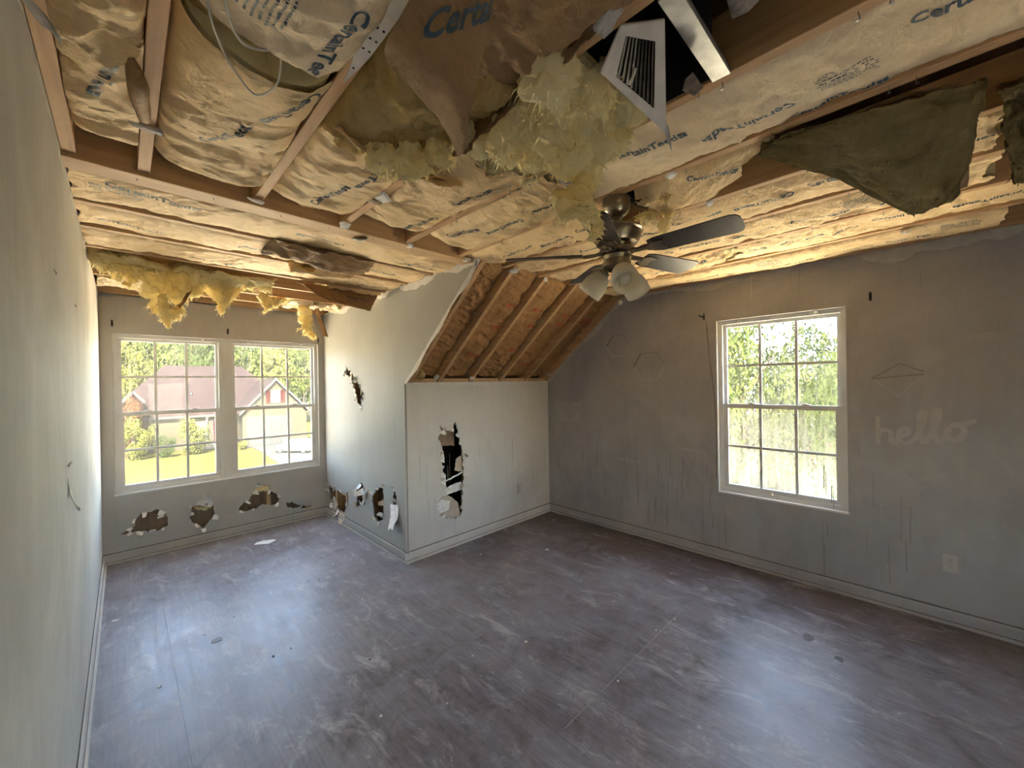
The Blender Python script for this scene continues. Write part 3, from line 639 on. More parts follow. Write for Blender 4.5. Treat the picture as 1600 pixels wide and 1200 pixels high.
# ---- windows
def window(name, plane, box_, units, gmat):
    O, U, N = PL[plane]; u0, z0, u1, z1 = box_
    W = tag(empty(name, O + U * (u0 + u1) / 2 + EZ * z0), kind='structure')
    def B(mb, a0, b0, a1, b1, d0, d1):   # box in the window plane, depth d0..d1 behind the wall face
        P = O + U * (a0 + a1) / 2 + EZ * (b0 + b1) / 2 - N * (d0 + d1) / 2
        return mb.obox(P, U, N, EZ, abs(a1 - a0), abs(d1 - d0), abs(b1 - b0))
    # plaster returns and sill
    t = 0.012
    for nm, q in (('jamb', (u0 - t, z0, u0, z1)), ('jamb', (u1, z0, u1 + t, z1)), ('head', (u0 - t, z1, u1 + t, z1 + t)), ('sill', (u0 - t, z0 - t, u1 + t, z0))):
        o = B(MB(), *q, TH * 0.6, 0.115).build(nm, M['trim'], W)
    B(MB(), u0 - 0.004, z0 - 0.010, u1 + 0.004, z0 + 0.003, -0.004, 0.03).build('sill_nosing', M['vinyl'], W)
    fd0, fd1 = 0.040, 0.105
    fwid = 0.034
    n = len(units)
    for (a, b) in units:
        fr_ = MB()
        for q in ((a, z0, a + fwid, z1), (b - fwid, z0, b, z1), (a + fwid, z1 - fwid, b - fwid, z1), (a + fwid, z0, b - fwid, z0 + fwid)): B(fr_, *q, fd0, fd1)
        fr_.build('frame', M['vinyl'], W)
        zm = 1.338; ia, ib = a + fwid, b - fwid
        for nm, (zb, zt), (d0, d1), rail in (('upper_sash', (zm - 0.012, z1 - fwid), (0.078, 0.100), 0.026), ('lower_sash', (z0 + fwid, zm + 0.022), (0.050, 0.074), 0.036)):
            s = MB()
            for q in ((ia, zb, ia + rail, zt), (ib - rail, zb, ib, zt), (ia + rail, zt - rail, ib - rail, zt), (ia + rail, zb, ib - rail, zb + rail)): B(s, *q, d0, d1)
            so = s.build(nm, M['vinyl'], W)
            ga, gb, gz0, gz1 = ia + rail, ib - rail, zb + rail, zt - rail; dm = (d0 + d1) / 2
            for k in (1, 2):
                xx = ga + (gb - ga) * k / 3; B(MB(), xx - 0.010, gz0, xx + 0.010, gz1, dm - 0.004, dm + 0.004).build('muntin', M['vinyl'], so)
            zz = (gz0 + gz1) / 2; B(MB(), ga, zz - 0.010, gb, zz + 0.010, dm - 0.0035, dm + 0.0035).build('muntin', M['vinyl'], so)
            B(MB(), ga - 0.002, gz0 - 0.002, gb + 0.002, gz1 + 0.002, dm + 0.0045, dm + 0.0075).build('glass_pane', gmat, so)
            if nm == 'lower_sash':
                for f in (0.27, 0.73):
                    xx = ia + (ib - ia) * f
                    lk = MB(); B(lk, xx - 0.028, zt, xx + 0.028, zt + 0.006, d0 + 0.003, d1 + 0.01); B(lk, xx - 0.012, zt + 0.006, xx + 0.020, zt + 0.013, d0 + 0.005, d1); lk.build('sash_lock', M['vinyl'], so)
        # blind clips at the head
        for f in (0.2, 0.8):
            xx = a + (b - a) * f; P = O + U * xx + EZ * (z1 - 0.012) - N * 0.020
            mb = MB(); mb.obox(P, U, N, EZ, 0.020, 0.03, 0.004); mb.obox(P - EZ * 0.010 + U * 0.008, U, N, EZ, 0.003, 0.02, 0.018); mb.obox(P - EZ * 0.010 - U * 0.008, U, N, EZ, 0.003, 0.02, 0.018)
            mb.build('blind_clip', M['galv'], W)
    for (p, q) in zip(units[:-1], units[1:]):
        B(MB(), p[1], z0, q[0], z1, 0.036, 0.108).build('mullion', M['vinyl'], W)
    return W
win1 = window('window_1', 'window', W1, [(W1[0], 0.905), (0.955, W1[2])], M['glass1'])
win2 = window('window_2', 'right', W2, [(W2[0], W2[2])], M['glass2'])
win_fill = window('window_3', 'back', W_FILL, [(W_FILL[0], W_FILL[2])], M['glass1'])  # added window, out of view, lets fill daylight into the room
MB().tube([(XR - 0.002, 0.80, 0.626), (XR + 0.02, 0.81, 0.64), (XR + 0.035, 0.815, 0.632)], 0.006, 6).build('tilt_latch', M['nickel'], win2)

# ================================================================== INSULATION
F_MAIN = (np.array((0, 0, H)), EY, EX, -EZ)
F_DORM = (np.array((0, 0, H)), EX, EY, -EZ)
F_SLOPE = (np.array((0, YK, HK)), sl, EX, -sn)

_text_cache = {}
def text2d(s, size=1.0, offset=0.026):
    """flat triangulated lettering, finely cut so it can follow crumpled paper; returns points and faces"""
    if s in _text_cache: return _text_cache[s]
    cu = bpy.data.curves.new('t', 'FONT'); cu.body = s; cu.size = 1.0; cu.offset = offset; cu.resolution_u = 3; cu.space_character = 1.02
    ob = bpy.data.objects.new('t', cu); col.objects.link(ob)
    me = bpy.data.meshes.new_from_object(ob.evaluated_get(bpy.context.evaluated_depsgraph_get()))
    bm = bmesh.new(); bm.from_mesh(me)
    w = max(v.co.x for v in bm.verts)
    if s == 'CertainTeed':       # the square block mark after the name
        x0 = w + 0.12
        for (a, b, c, d) in ((0, 0, .30, .30), (.34, .06, .62, .62), (0, .36, .30, .62)):
            q = [bm.verts.new((x0 + p[0], p[1], 0)) for p in ((a, b), (c, b), (c, d), (a, d))]; bm.faces.new(q)
    bmesh.ops.triangulate(bm, faces=bm.faces[:])
    for _ in range(3):
        es = [e for e in bm.edges if e.calc_length() > 0.22]
        if not es: break
        bmesh.ops.subdivide_edges(bm, edges=es, cuts=1); bmesh.ops.triangulate(bm, faces=bm.faces[:])
    bm.verts.index_update()
    P = np.array([v.co[:2] for v in bm.verts]); F = [tuple(v.index for v in f.verts) for f in bm.faces]
    bm.free(); bpy.data.objects.remove(ob); bpy.data.curves.remove(cu); bpy.data.meshes.remove(me)
    P[:, 0] -= P[:, 0].max() / 2; P[:, 1] -= 0.3
    _text_cache[s] = (P, F); return P, F

def fineprint():
    """rows of tiny print, too small to read: short strokes"""
    if '#fine' in _text_cache: return _text_cache['#fine']
    r = random.Random(2); P, F = [], []
    for row in range(7):
        x = -1.6
        while x < 1.6:
            w = r.uniform(.08, .3); y = (row - 3) * 0.26
            if r.random() < .85:
                n = len(P); P += [(x, y), (x + w, y), (x + w, y + .10), (x, y + .10)]; F += [(n, n + 1, n + 2, n + 3)]
            x += w + .07
    _text_cache['#fine'] = (np.array(P), F); return _text_cache['#fine']

def batt(frame, u0, u1, v0, v1, label, seed, sag=0.04, h0=0.0, wr=0.006, texts=(), mat='kraft', fmat='fibre', ink='ink', rag=(0.01, 0.01),
         tilt=0.0, bulk=True, step=0.0095, aniso=(9.0, 17.0), droop=(0.0, 0.0), group='kraft-faced insulation batts in the ceiling', base_name='insulation_batt', rec=0.030, lift=0.0, slant=0.0):
    O, U, V, D = frame
    nu = max(8, int((u1 - u0) / step)); nv = max(8, int((v1 - v0) / step))
    us = np.linspace(u0, u1, nu + 1); vs = np.linspace(v0, v1, nv + 1); uu, vv = np.meshgrid(us, vs, indexing='ij')
    def height(u, v):
        s = np.clip((v - v0) / (v1 - v0), 0, 1); bell = (4 * s * (1 - s)) ** 0.65
        env = 0.75 + 0.45 * fbm(u * 1.7, seed * 3.1, seed=seed, octv=2)
        t = np.clip((u - u0) / (u1 - u0), 0, 1)
        h = h0 + sag * bell * env + tilt * (s - 0.5) + droop[0] * (1 - t) ** 3 * bell + droop[1] * t ** 3 * bell
        ed = np.exp(-np.minimum(s, 1 - s) * (v1 - v0) / 0.016); h = h - ed * rec * (0.55 + 0.6 * vnoise(u * 2.3, np.where(s < .5, 1.0, 9.0), 0.2, seed + 81))
        q = np.clip((t * (u1 - u0) - (u1 - u0) + 0.26) / 0.26, 0, 1); h = h - lift * q * q * (3 - 2 * q)
        warp = 0.35 * fbm(u * 4, v * 4, seed=seed + 5, octv=2)
        a = ridged(u * aniso[0] + warp * 2 + v * 5.0, v * aniso[1] * 0.4 - u * 2.0 + warp, seed + 9, 3) - 0.6
        b = fbm(u * 16, v * 16, seed=seed + 3, octv=3)
        m = 0.45 + 0.55 * vnoise(u * 3, v * 3, 0.3, seed + 40)
        c2_ = ridged(u * aniso[0] * 2.6 + warp * 3, v * aniso[1] * 1.3 + u * 7.0, seed + 19, 2) - 0.4
        return h + wr * (1.9 * a * (0.4 + m) + 0.8 * b + 0.75 * c2_ * (0.25 + m))
    hh = height(uu, vv)
    # ragged ends
    ur = uu.copy()
    k0 = np.clip(1 - (uu - u0) / 0.06, 0, 1); k1 = np.clip(1 - (u1 - uu) / 0.06, 0, 1)
    ur += k0 * rag[0] * fbm(vv * 12, 1.0, seed=seed + 60) - k1 * rag[1] * fbm(vv * 12, 2.0, seed=seed + 61)
    ur = ur + slant * ((vv - v0) / (v1 - v0)) * (1 - (uu - u0) / (u1 - u0))
    P = O + ur[..., None] * U + vv[..., None] * V + hh[..., None] * D
    cen = O + (u0 + u1) / 2 * U + (v0 + v1) / 2 * V + (h0 - 0.0) * D
    root = tag(empty(base_name, cen), label, 'insulation', group)
    idx = np.arange((nu + 1) * (nv + 1)).reshape(nu + 1, nv + 1)
    F = np.stack([idx[:-1, :-1], idx[1:, :-1], idx[1:, 1:], idx[:-1, 1:]], -1).reshape(-1, 4)
    if np.dot(np.cross(U, V), D) < 0: F = F[:, ::-1]
    mesh_obj('paper_facing', P.reshape(-1, 3), F, M[mat], root, smooth=True)
    if bulk:     # the glass wool lying on the paper
        st = 3; ui = np.unique(np.r_[np.arange(0, nu + 1, st), nu]); vi = np.unique(np.r_[np.arange(0, nv + 1, st), nv])
        lo = P[np.ix_(ui, vi)] - 0.016 * D; n1, n2 = lo.shape[:2]
        dh = (hh[np.ix_(ui, vi)] + 0.115 + 0.012 * fbm(uu[np.ix_(ui, vi)] * 9, vv[np.ix_(ui, vi)] * 9, seed=seed + 70))
        hi = lo - D * dh[..., None]
        VV = np.concatenate([lo.reshape(-1, 3), hi.reshape(-1, 3)]); id1 = np.arange(n1 * n2).reshape(n1, n2); id2 = id1 + n1 * n2; FF = []
        for A, fl in ((id1, False), (id2, True)):
            q = np.stack([A[:-1, :-1], A[1:, :-1], A[1:, 1:], A[:-1, 1:]], -1).reshape(-1, 4); FF += (q[:, ::-1] if fl else q).tolist()
        ring = np.r_[id1[:, 0], id1[-1, 1:], id1[-2::-1, -1], id1[0, -2:0:-1]]
        for i in range(len(ring)):
            a, b = int(ring[i]), int(ring[(i + 1) % len(ring)]); FF.append((a, b, b + n1 * n2, a + n1 * n2))
        fix_normals(mesh_obj('glass_wool', VV, FF, M[fmat], root, smooth=False))
    # printing on the paper
    for tx in texts:
        LV, LF = [], []
        s, uc, vc, size, sign = tx[:5]
        Pt, Ft = fineprint() if s == '#' else text2d(s)
        xd = U * sign; yd = np.cross(D, xd)
        sv = 1.0 if np.dot(yd, V) > 0 else -1.0
        pu = uc + sign * Pt[:, 0] * size; pv = vc + sv * Pt[:, 1] * size
        if len(tx) > 5: pv = pv + tx[5] * (pu - uc)
        ok = (pu > u0 + 0.004) & (pu < u1 - 0.004) & (pv > v0 + 0.004) & (pv < v1 - 0.004)
        # follow the facing mesh itself (bilinear over its grid)
        gu = np.clip((pu - u0) / (u1 - u0) * nu, 0, nu - 1e-6); gv = np.clip((pv - v0) / (v1 - v0) * nv, 0, nv - 1e-6)
        iu, iv = gu.astype(int), gv.astype(int); fu, fv = gu - iu, gv - iv
        h = hh[iu, iv] * (1 - fu) * (1 - fv) + hh[iu + 1, iv] * fu * (1 - fv) + hh[iu, iv + 1] * (1 - fu) * fv + hh[iu + 1, iv + 1] * fu * fv
        pq = pu + slant * ((pv - v0) / (v1 - v0)) * (1 - (pu - u0) / (u1 - u0))
        Q = O + pq[:, None] * U + pv[:, None] * V + (h + 0.0016)[:, None] * D
        n = len(LV); LV += Q.tolist()
        LF += [tuple(i + n for i in f) for f in Ft if all(ok[i] for i in f)]
        if LF:
            w_ = mesh_obj('fine_print' if s == '#' else 'printed_word', LV, LF, M[ink], root)
            if s == '#': w_['kind'] = 'stuff'
    return root

CT = 'CertainTeed'
def run(y_first, n, v, size=0.042, jit=0.012, seed=0, slope=0.0, fine=False):
    """the repeating print: name, mark, then the same upside down, towards -u"""
    r = random.Random(seed); out = []; u = y_first
    for i in range(n):
        out.append((CT, u - 0.14, v + r.uniform(-jit, jit) + (0.02 if i % 2 else -0.01), size, -1 if i % 2 == 0 else 1, slope)); u -= 0.305
        if fine and i % 3 == 1: out.append(('#', u - 0.02, v - 0.09, 0.045, 1))
    return out

A = 'kraft-faced insulation batt '
bays = [(a + 0.021, b - 0.021) for a, b in zip(JX[:-1], JX[1:])]
# bay against the left wall, three overlapping lengths
batt(F_MAIN, 1.72, 2.15, *bays[0], A + 'in the narrow bay by the left wall, nearest the header', 101, 0.004, 0.004, 0.005, mat='kraft', lift=0.12)
batt(F_MAIN, 1.33, 1.73, *bays[0], A + 'in the narrow bay by the left wall, its sideways lettering half torn', 102, 0.012, 0.010, 0.006, [(CT, 1.52, 0.13, 0.044, 1, -0.25)])
batt(F_MAIN, -0.4, 1.40, *bays[0], A + 'in the narrow bay by the left wall, crumpled length nearest the camera', 103, 0.035, 0.016, 0.011, mat='kraft')
# second bay: big belly with lettering
batt(F_MAIN, 1.11, 2.145, *bays[1], A + 'bulging low in the second bay from the left wall', 111, 0.060, 0.004, 0.0055,
     [(CT, 1.56, 0.40, 0.042, -1, -0.35), (CT, 1.255, 0.50, 0.042, 1, -0.32), ('#', 2.02, 0.47, .03, 1)], aniso=(14, 9), droop=(0.02, 0), lift=0.12)
batt(F_MAIN, -0.5, 1.02, *bays[1], A + 'sagging at the top edge of the view left of the metal strap', 112, 0.075, 0.020, 0.009,
     [(CT, 0.93, 0.50, 0.050, 1, -0.1), ('#', 0.86, 0.36, 0.05, 1)], mat='kraft_grey', droop=(0, 0.02))
# third bay
batt(F_MAIN, 1.33, 2.15, *bays[2], A + 'with torn near edge in the third bay', 121, 0.055, 0.004, 0.006,
     [(CT, 1.755, 0.80, 0.042, -1, -0.25), (CT, 1.50, 0.88, 0.042, 1, -0.2)], rag=(0.05, 0.01), aniso=(14, 9), lift=0.12)
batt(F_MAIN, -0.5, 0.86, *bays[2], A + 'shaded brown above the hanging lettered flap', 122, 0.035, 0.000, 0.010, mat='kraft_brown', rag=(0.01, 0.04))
# fourth bay
batt(F_MAIN, 1.10, 2.15, *bays[3], A + 'in the fourth bay ending at the pale scrap on the header', 131, 0.050, 0.000, 0.0055,
     [(CT, 2.06, 1.18, 0.040, -1, -0.2), (CT, 1.82, 1.28, 0.042, 1, -0.2), (CT, 1.35, 1.25, 0.040, -1, -0.1)], rag=(0.05, 0.01), aniso=(14, 9), lift=0.12)
# fifth bay
batt(F_MAIN, 1.06, 2.15, *bays[4], A + 'in the fifth bay beyond the yellow strand, left of the fan', 141, 0.035, 0.000, 0.0060,
     [(CT, 1.74, 1.50, 0.040, -1, -0.15), (CT, 1.50, 1.59, 0.042, 1, -0.1), (CT, 1.16, 1.60, 0.042, 1, -0.2)], rag=(0.04, 0.01), lift=0.12)
batt(F_MAIN, -0.36, 1.00, *bays[4], A + 'long crumpled strip running from the fan to the right past the register', 142, 0.030, -0.010, 0.0050,
     [(CT, 0.675, 1.535, 0.044, -1, -0.2), (CT, 0.38, 1.64, 0.044, 1, -0.2), (CT, -0.14, 1.53, 0.046, -1), ('#', 0.12, 1.62, 0.04, 1), (CT, 0.16, 1.74, 0.04, -1)], mat='kraft_grey', rag=(0.02, 0.03))
# sixth bay (canopy of the fan, fallen batt)
batt(F_MAIN, 1.13, 2.15, *bays[5], A + 'in the sixth bay behind the left fan blades', 151, 0.028, -0.006, 0.0065, run(1.95, 3, 2.0, seed=2), rag=(0.04, 0.01), lift=0.03)
batt(F_MAIN, 0.355, 0.90, *bays[5], A + 'short length with lifted corner between fan canopy and hanging yellow batt', 152, 0.030, -0.004, 0.005,
     [(CT, 0.52, 1.90, 0.042, -1, -0.25)], rag=(0.03, 0.03), slant=0.34)
# seventh to tenth bays
batt(F_MAIN, -0.22, 2.15, *bays[6], A + 'in the seventh bay, passing above the right fan blade', 161, 0.026, -0.016, 0.0055, run(1.56, 6, 2.36, seed=3, slope=-0.08, fine=True), lift=0.03)
batt(F_MAIN, -0.25, 2.15, *bays[7], A + 'in the eighth bay, third from the right wall', 171, 0.024, -0.016, 0.0052, run(1.70, 6, 2.80, seed=4, fine=True), rag=(0.02, 0.02), lift=0.03)
batt(F_MAIN, 0.92, 2.15, *bays[8], A + 'in the ninth bay beyond the small tear', 181, 0.022, -0.014, 0.0065, run(1.9, 3, 3.15, seed=5), rag=(0.05, 0.01), lift=0.03)
batt(F_MAIN, -0.6, 0.86, *bays[8], A + 'in the ninth bay over the right-hand window, near side of the tear', 182, 0.022, -0.018, 0.0055, run(0.78, 4, 3.16, seed=6), rag=(0.02, 0.05))
batt(F_MAIN, -0.35, 2.13, bays[9][0], bays[9][1] - 0.02, A + 'in the last bay against the right wall', 191, 0.030, -0.004, 0.0035, run(1.35, 5, 3.58, seed=7, fine=True), mat='kraft', tilt=-0.03)
# bare wool showing where paper is gone
def wool_bed(u0, u1, v0, v1, label, seed, sag, fmat, frame=F_MAIN, amp=0.02, h0=0.0):
    O, U, V, D = frame; st = 0.011; nu, nv = int((u1 - u0) / st), int((v1 - v0) / st)
    uu, vv = np.meshgrid(np.linspace(u0, u1, nu + 1), np.linspace(v0, v1, nv + 1), indexing='ij')
    s = (vv - v0) / (v1 - v0); t = (uu - u0) / (u1 - u0); bell = (4 * s * (1 - s)) ** .5 * (4 * t * (1 - t)) ** .35
    hh = h0 + sag * bell + amp * (fbm(uu * 7, vv * 11, seed=seed, octv=5, gain=.6)) + 0.006 * ridged(uu * 25 + vv * 20, vv * 30, seed + 2)
    lo = O + uu[..., None] * U + vv[..., None] * V + hh[..., None] * D
    hi = O + uu[..., None] * U + vv[..., None] * V - 0.12 * D
    n = (nu + 1) * (nv + 1); A1 = np.arange(n).reshape(nu + 1, nv + 1); FF = []
    for X in (A1, A1 + n): FF += np.stack([X[:-1, :-1], X[1:, :-1], X[1:, 1:], X[:-1, 1:]], -1).reshape(-1, 4).tolist()
    ring = np.r_[A1[:, 0], A1[-1, 1:], A1[-2::-1, -1], A1[0, -2:0:-1]]
    for i in range(len(ring)):
        a, b = int(ring[i]), int(ring[(i + 1) % len(ring)]); FF.append((a, b, b + n, a + n))
    o = mesh_obj('bare_insulation', np.concatenate([lo.reshape(-1, 3), hi.reshape(-1, 3)]), FF, M[fmat], None, True, O + (u0 + u1) / 2 * U + (v0 + v1) / 2 * V)
    return tag(fix_normals(o), label, 'insulation', 'bare yellow insulation')
wool_bed(0.98, 1.16, *bays[1], 'band of bare yellow glass wool between two paper lengths, second bay', 201, 0.02, 'fibre_old', amp=0.015)
wool_bed(0.80, 1.40, *bays[2], 'stringy olive-yellow glass wool laid bare beside the metal strap, third bay', 202, 0.055, 'fibre_old', amp=0.022, h0=0.01)
wool_bed(0.60, 1.14, *bays[3], 'soft yellow glass wool laid bare left of the hanging register', 203, 0.05, 'fibre', amp=0.03)
wool_bed(0.84, 0.96, *bays[8], 'small patch of yellow wool in the tear above the right fan blades', 204, 0.01, 'fibre', amp=0.02, h0=-0.02)

# dormer bays (joists run the other way)
dy = [2.290] + JY
dbay = [(a + 0.021, b - 0.021) for a, b in zip(dy[:-1], dy[1:])]
dbay[0] = (2.292, JY[0] - 0.021)
batt(F_DORM, 0.004, 1.905, *dbay[0], A + 'right behind the header beam across the dormer', 301, 0.022, -0.016, 0.0038,
     [(CT, 0.27, 2.40, 0.055, 1, 0.12), ('#', 0.14, 2.45, 0.05, 1), (CT, 1.70, 2.5, 0.045, 1), (CT, 1.0, 2.45, 0.045, -1)], mat='kraft')
batt(F_DORM, 0.004, 1.905, *dbay[1], A + 'in the second dormer bay past the header beam', 302, 0.022, -0.020, 0.0042, [(CT, 0.2, 2.9, 0.045, 1), (CT, 1.55, 2.85, .045, 1), (CT, .8, 2.9, .045, -1)])
batt(F_DORM, 0.004, 1.905, *dbay[2], A + 'in the third dormer bay past the header beam', 303, 0.022, -0.018, 0.0048, [(CT, 0.6, 3.3, 0.045, 1), (CT, 1.6, 3.3, .045, 1)])
batt(F_DORM, 1.42, 1.90, *dbay[3], A + 'short length beside the dormer side wall, over the lettered flap', 304, 0.02, 0.0, 0.010)
batt(F_DORM, 0.02, 0.42, *dbay[5], A + 'scrap length in the dormer corner by the left wall', 305, 0.02, 0.0, 0.012, mat='kraft_grey')
batt(F_DORM, 1.35, 1.88, *dbay[5], A + 'scrap length near the window-wall end of the dormer side wall', 306, 0.03, 0.01, 0.014, mat='kraft_grey')

# sloping bays over the knee wall
rb = [(a + 0.021, b - 0.021) for a, b in zip(RX[:-1], RX[1:])]
names = ['first', 'second', 'third', 'fourth', 'last']
for i, (a, b) in enumerate(rb):
    red = []
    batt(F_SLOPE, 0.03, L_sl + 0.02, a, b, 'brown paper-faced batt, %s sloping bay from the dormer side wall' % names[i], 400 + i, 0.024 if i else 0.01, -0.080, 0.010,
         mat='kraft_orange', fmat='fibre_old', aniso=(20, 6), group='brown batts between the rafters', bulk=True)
# small red blocks printed on the sloping paper
for i, (a, b) in enumerate(rb[1:], 1):
    root = [o for o in col.objects if o.name.startswith('insulation_batt') and o.get('label', '').startswith('brown paper-faced batt, %s' % names[i])][0]
    fac = [c for c in root.children if c.name.startswith('paper_facing')][0]
    nb = len(fac.data.vertices); co = np.empty(nb * 3); fac.data.vertices.foreach_get('co', co); co = co.reshape(-1, 3) + np.array(wloc(fac))
    rr = random.Random(i)
    loc_u = (co - F_SLOPE[0]) @ sl; loc_v = co[:, 0]; loc_h = (co - F_SLOPE[0]) @ (-sn)
    for u in (0.22 + 0.1 * i % 0.3, 0.62 + 0.07 * i, 0.95):
        v = (a + b) / 2 + rr.uniform(-.04, .04); LV, LF = [], []
        for (du, dv, w, hgt) in ((0, 0, .045, .040), (0.0, .060, .012, .03), (0.0, .080, .02, .03), (0.0, .108, .012, .03)):
            pts = [(u + du + p * hgt, v + dv + q * w) for p, q in ((0, 0), (0, 1), (1, 1), (1, 0))]
            hs = []
            for (pu, pv) in pts:
                k = np.argsort((loc_u - pu) ** 2 + (loc_v - pv) ** 2)[:4]; hs.append(loc_h[k].max())
            n = len(LV); hm = max(hs) + 0.003
            LV += [F_SLOPE[0] + pu * sl + pv * EX - hm * sn for (pu, pv) in pts]; LF.append((n, n + 1, n + 2, n + 3))
        mesh_obj('printed_mark', LV, LF, M['ink_red'], root)['kind'] = 'stuff'

# ---- sheets of torn, hanging material
def catmull(P, n):
    P = np.asarray(P, float); m = len(P); out = []
    for t in np.linspace(0, m - 1, n):
        i = min(int(t), m - 2); f = t - i
        p0, p1, p2, p3 = P[max(i - 1, 0)], P[i], P[i + 1], P[min(i + 2, m - 1)]
        out.append(0.5 * ((2 * p1) + (-p0 + p2) * f + (2 * p0 - 5 * p1 + 4 * p2 - p3) * f ** 2 + (-p0 + 3 * p1 - 3 * p2 + p3) * f ** 3))
    return np.array(out)

def sheet(name, ctrl, thick, mats, seed, nu=60, nv=30, amp=0.006, rag=0.0, parent=None, back=None, freq=14, grain=True, text=None):
    """thick curved sheet through a grid of points; front = side the normal points to, back layer optional"""
    C = np.asarray(ctrl, float); G = np.stack([catmull(C[:, j], nu) for j in range(C.shape[1])], 1)
    G = np.stack([catmull(G[i], nv) for i in range(nu)], 0)
    du = np.gradient(G, axis=0); dv = np.gradient(G, axis=1); N = np.cross(du, dv); N /= np.linalg.norm(N, axis=-1, keepdims=True) + 1e-9
    a, b = np.meshgrid(np.linspace(0, 1, nu), np.linspace(0, 1, nv), indexing='ij')
    L1 = np.linalg.norm(C[0, 0] - C[-1, 0]); L2 = np.linalg.norm(C[-1, 0] - C[-1, -1]) + 0.05
    h = amp * (fbm(a * L1 * freq, b * L2 * freq, seed=seed, octv=4, gain=.55) + (0.7 * (ridged(a * L1 * freq, b * L2 * freq * 1.5, seed + 1) - .6) if grain else 0))
    if rag:
        e = np.minimum(np.minimum(a, 1 - a) * L1, np.minimum(b, 1 - b) * L2); k = np.clip(1 - e / (rag * 2.5), 0, 1)
        G = G + (k * rag * fbm(a * L1 * 22, b * L2 * 22, 3.3, seed + 7))[..., None] * (du / (np.linalg.norm(du, axis=-1, keepdims=True) + 1e-9) + dv / (np.linalg.norm(dv, axis=-1, keepdims=True) + 1e-9))
    F0 = G + N * h[..., None]; tk = thick * (0.75 + 0.5 * (fbm(a * L1 * 9, b * L2 * 9, 5.0, seed + 3))) if thick > 0.01 else thick * np.ones_like(a)
    B0 = F0 - N * np.abs(tk)[..., None]; n = nu * nv; A1 = np.arange(n).reshape(nu, nv)
    f1 = np.stack([A1[:-1, :-1], A1[1:, :-1], A1[1:, 1:], A1[:-1, 1:]], -1).reshape(-1, 4)
    ring = np.r_[A1[:, 0], A1[-1, 1:], A1[-2::-1, -1], A1[0, -2:0:-1]]
    rim = [(int(ring[i]), int(ring[(i + 1) % len(ring)]), int(ring[(i + 1) % len(ring)]) + n, int(ring[i]) + n) for i in range(len(ring))]
    V = np.concatenate([F0.reshape(-1, 3), B0.reshape(-1, 3)])
    o = fix_normals(mesh_obj(name, V, f1.tolist() + (f1[:, ::-1] + n).tolist() + rim, M[mats], parent, True, None if parent else C.reshape(-1, 3).mean(0)))
    return o, F0, B0, N

def spikes(o, n, length, seed, down=0.5, width=0.003, zmax=None):
    """loose wisps of fibre standing off a wool mesh"""
    me = o.data; nv = len(me.vertices); co = np.empty(nv * 3); me.vertices.foreach_get('co', co); co = co.reshape(-1, 3)
    no = np.empty(nv * 3); me.vertices.foreach_get('normal', no); no = no.reshape(-1, 3); r = np.random.RandomState(seed)
    ids = r.choice(nv, n); bm = bmesh.new(); bm.from_mesh(me)
    for i in ids:
        d = no[i] + r.normal(0, .6, 3) + np.array((0, 0, -down)); d /= np.linalg.norm(d) + 1e-9
        s = np.cross(d, r.normal(0, 1, 3)); s /= np.linalg.norm(s) + 1e-9; L = length * r.uniform(.3, 1.2); w = width * r.uniform(.5, 1.5)
        bend = r.normal(0, .25, 3) + np.array((0, 0, -.3)); p = co[i] - no[i] * 0.003
        a = [p - s * w, p + s * w, p + d * L * .5 + s * w * .6, p + d * L * .5 - s * w * .6, p + d * L + bend * L * .5]
        vs = [bm.verts.new(q) for q in a]; bm.faces.new(vs[:4]); bm.faces.new((vs[3], vs[2], vs[4]))
    bm.to_mesh(me); bm.free(); me.polygons.foreach_set('use_smooth', [True] * len(me.polygons)); return o

def fluff(name, lobes, label, seed, mat='fibre', vox=0.011, amp=0.018, freq=16, nsp=500, ln=0.03, group='torn yellow insulation hanging from the ceiling', parent=None, extra=None):
    """ragged clump of glass wool: lobes are fused, then torn up by noise"""
    bm = bmesh.new()
    for (x, y, z, r, *sc) in lobes:
        m = Matrix.Translation((x, y, z)) @ (Matrix.Diagonal((*sc, 1)) if sc else Matrix.Identity(4))
        bmesh.ops.create_icosphere(bm, subdivisions=3, radius=r, matrix=m)
    me = bpy.data.meshes.new('t'); bm.to_mesh(me); bm.free(); ob = bpy.data.objects.new('t', me); col.objects.link(ob)
    md = ob.modifiers.new('r', 'REMESH'); md.mode = 'VOXEL'; md.voxel_size = vox
    m2 = bpy.data.meshes.new_from_object(ob.evaluated_get(bpy.context.evaluated_depsgraph_get())); bpy.data.objects.remove(ob)
    n = len(m2.vertices); co = np.empty(n * 3); m2.vertices.foreach_get('co', co); co = co.reshape(-1, 3); no = np.empty(n * 3); m2.vertices.foreach_get('normal', no); no = no.reshape(-1, 3)
    x, y, z = co.T
    d = amp * (fbm(x * freq, y * freq, z * freq * .8, seed, 5, .62) - 0.15) + amp * .5 * (1 - 2 * np.abs(vnoise(x * freq * 2.3, y * freq * 2.3, z * freq, seed + 4)))
    co = co + no * d[:, None] + amp * .8 * np.stack([fbm(x * freq * .8, y * freq * .8, z * freq * .8, seed + q, 3) for q in (21, 22, 23)], 1)
    F = [tuple(p.vertices) for p in m2.polygons]; bpy.data.meshes.remove(m2)
    L = np.array(lobes[0][:3])
    o = mesh_obj(name, co, F, M[mat], parent, True, L if parent is None else None)
    spikes(o, nsp, ln, seed)
    if parent is None: tag(o, label, 'insulation', group)
    return o

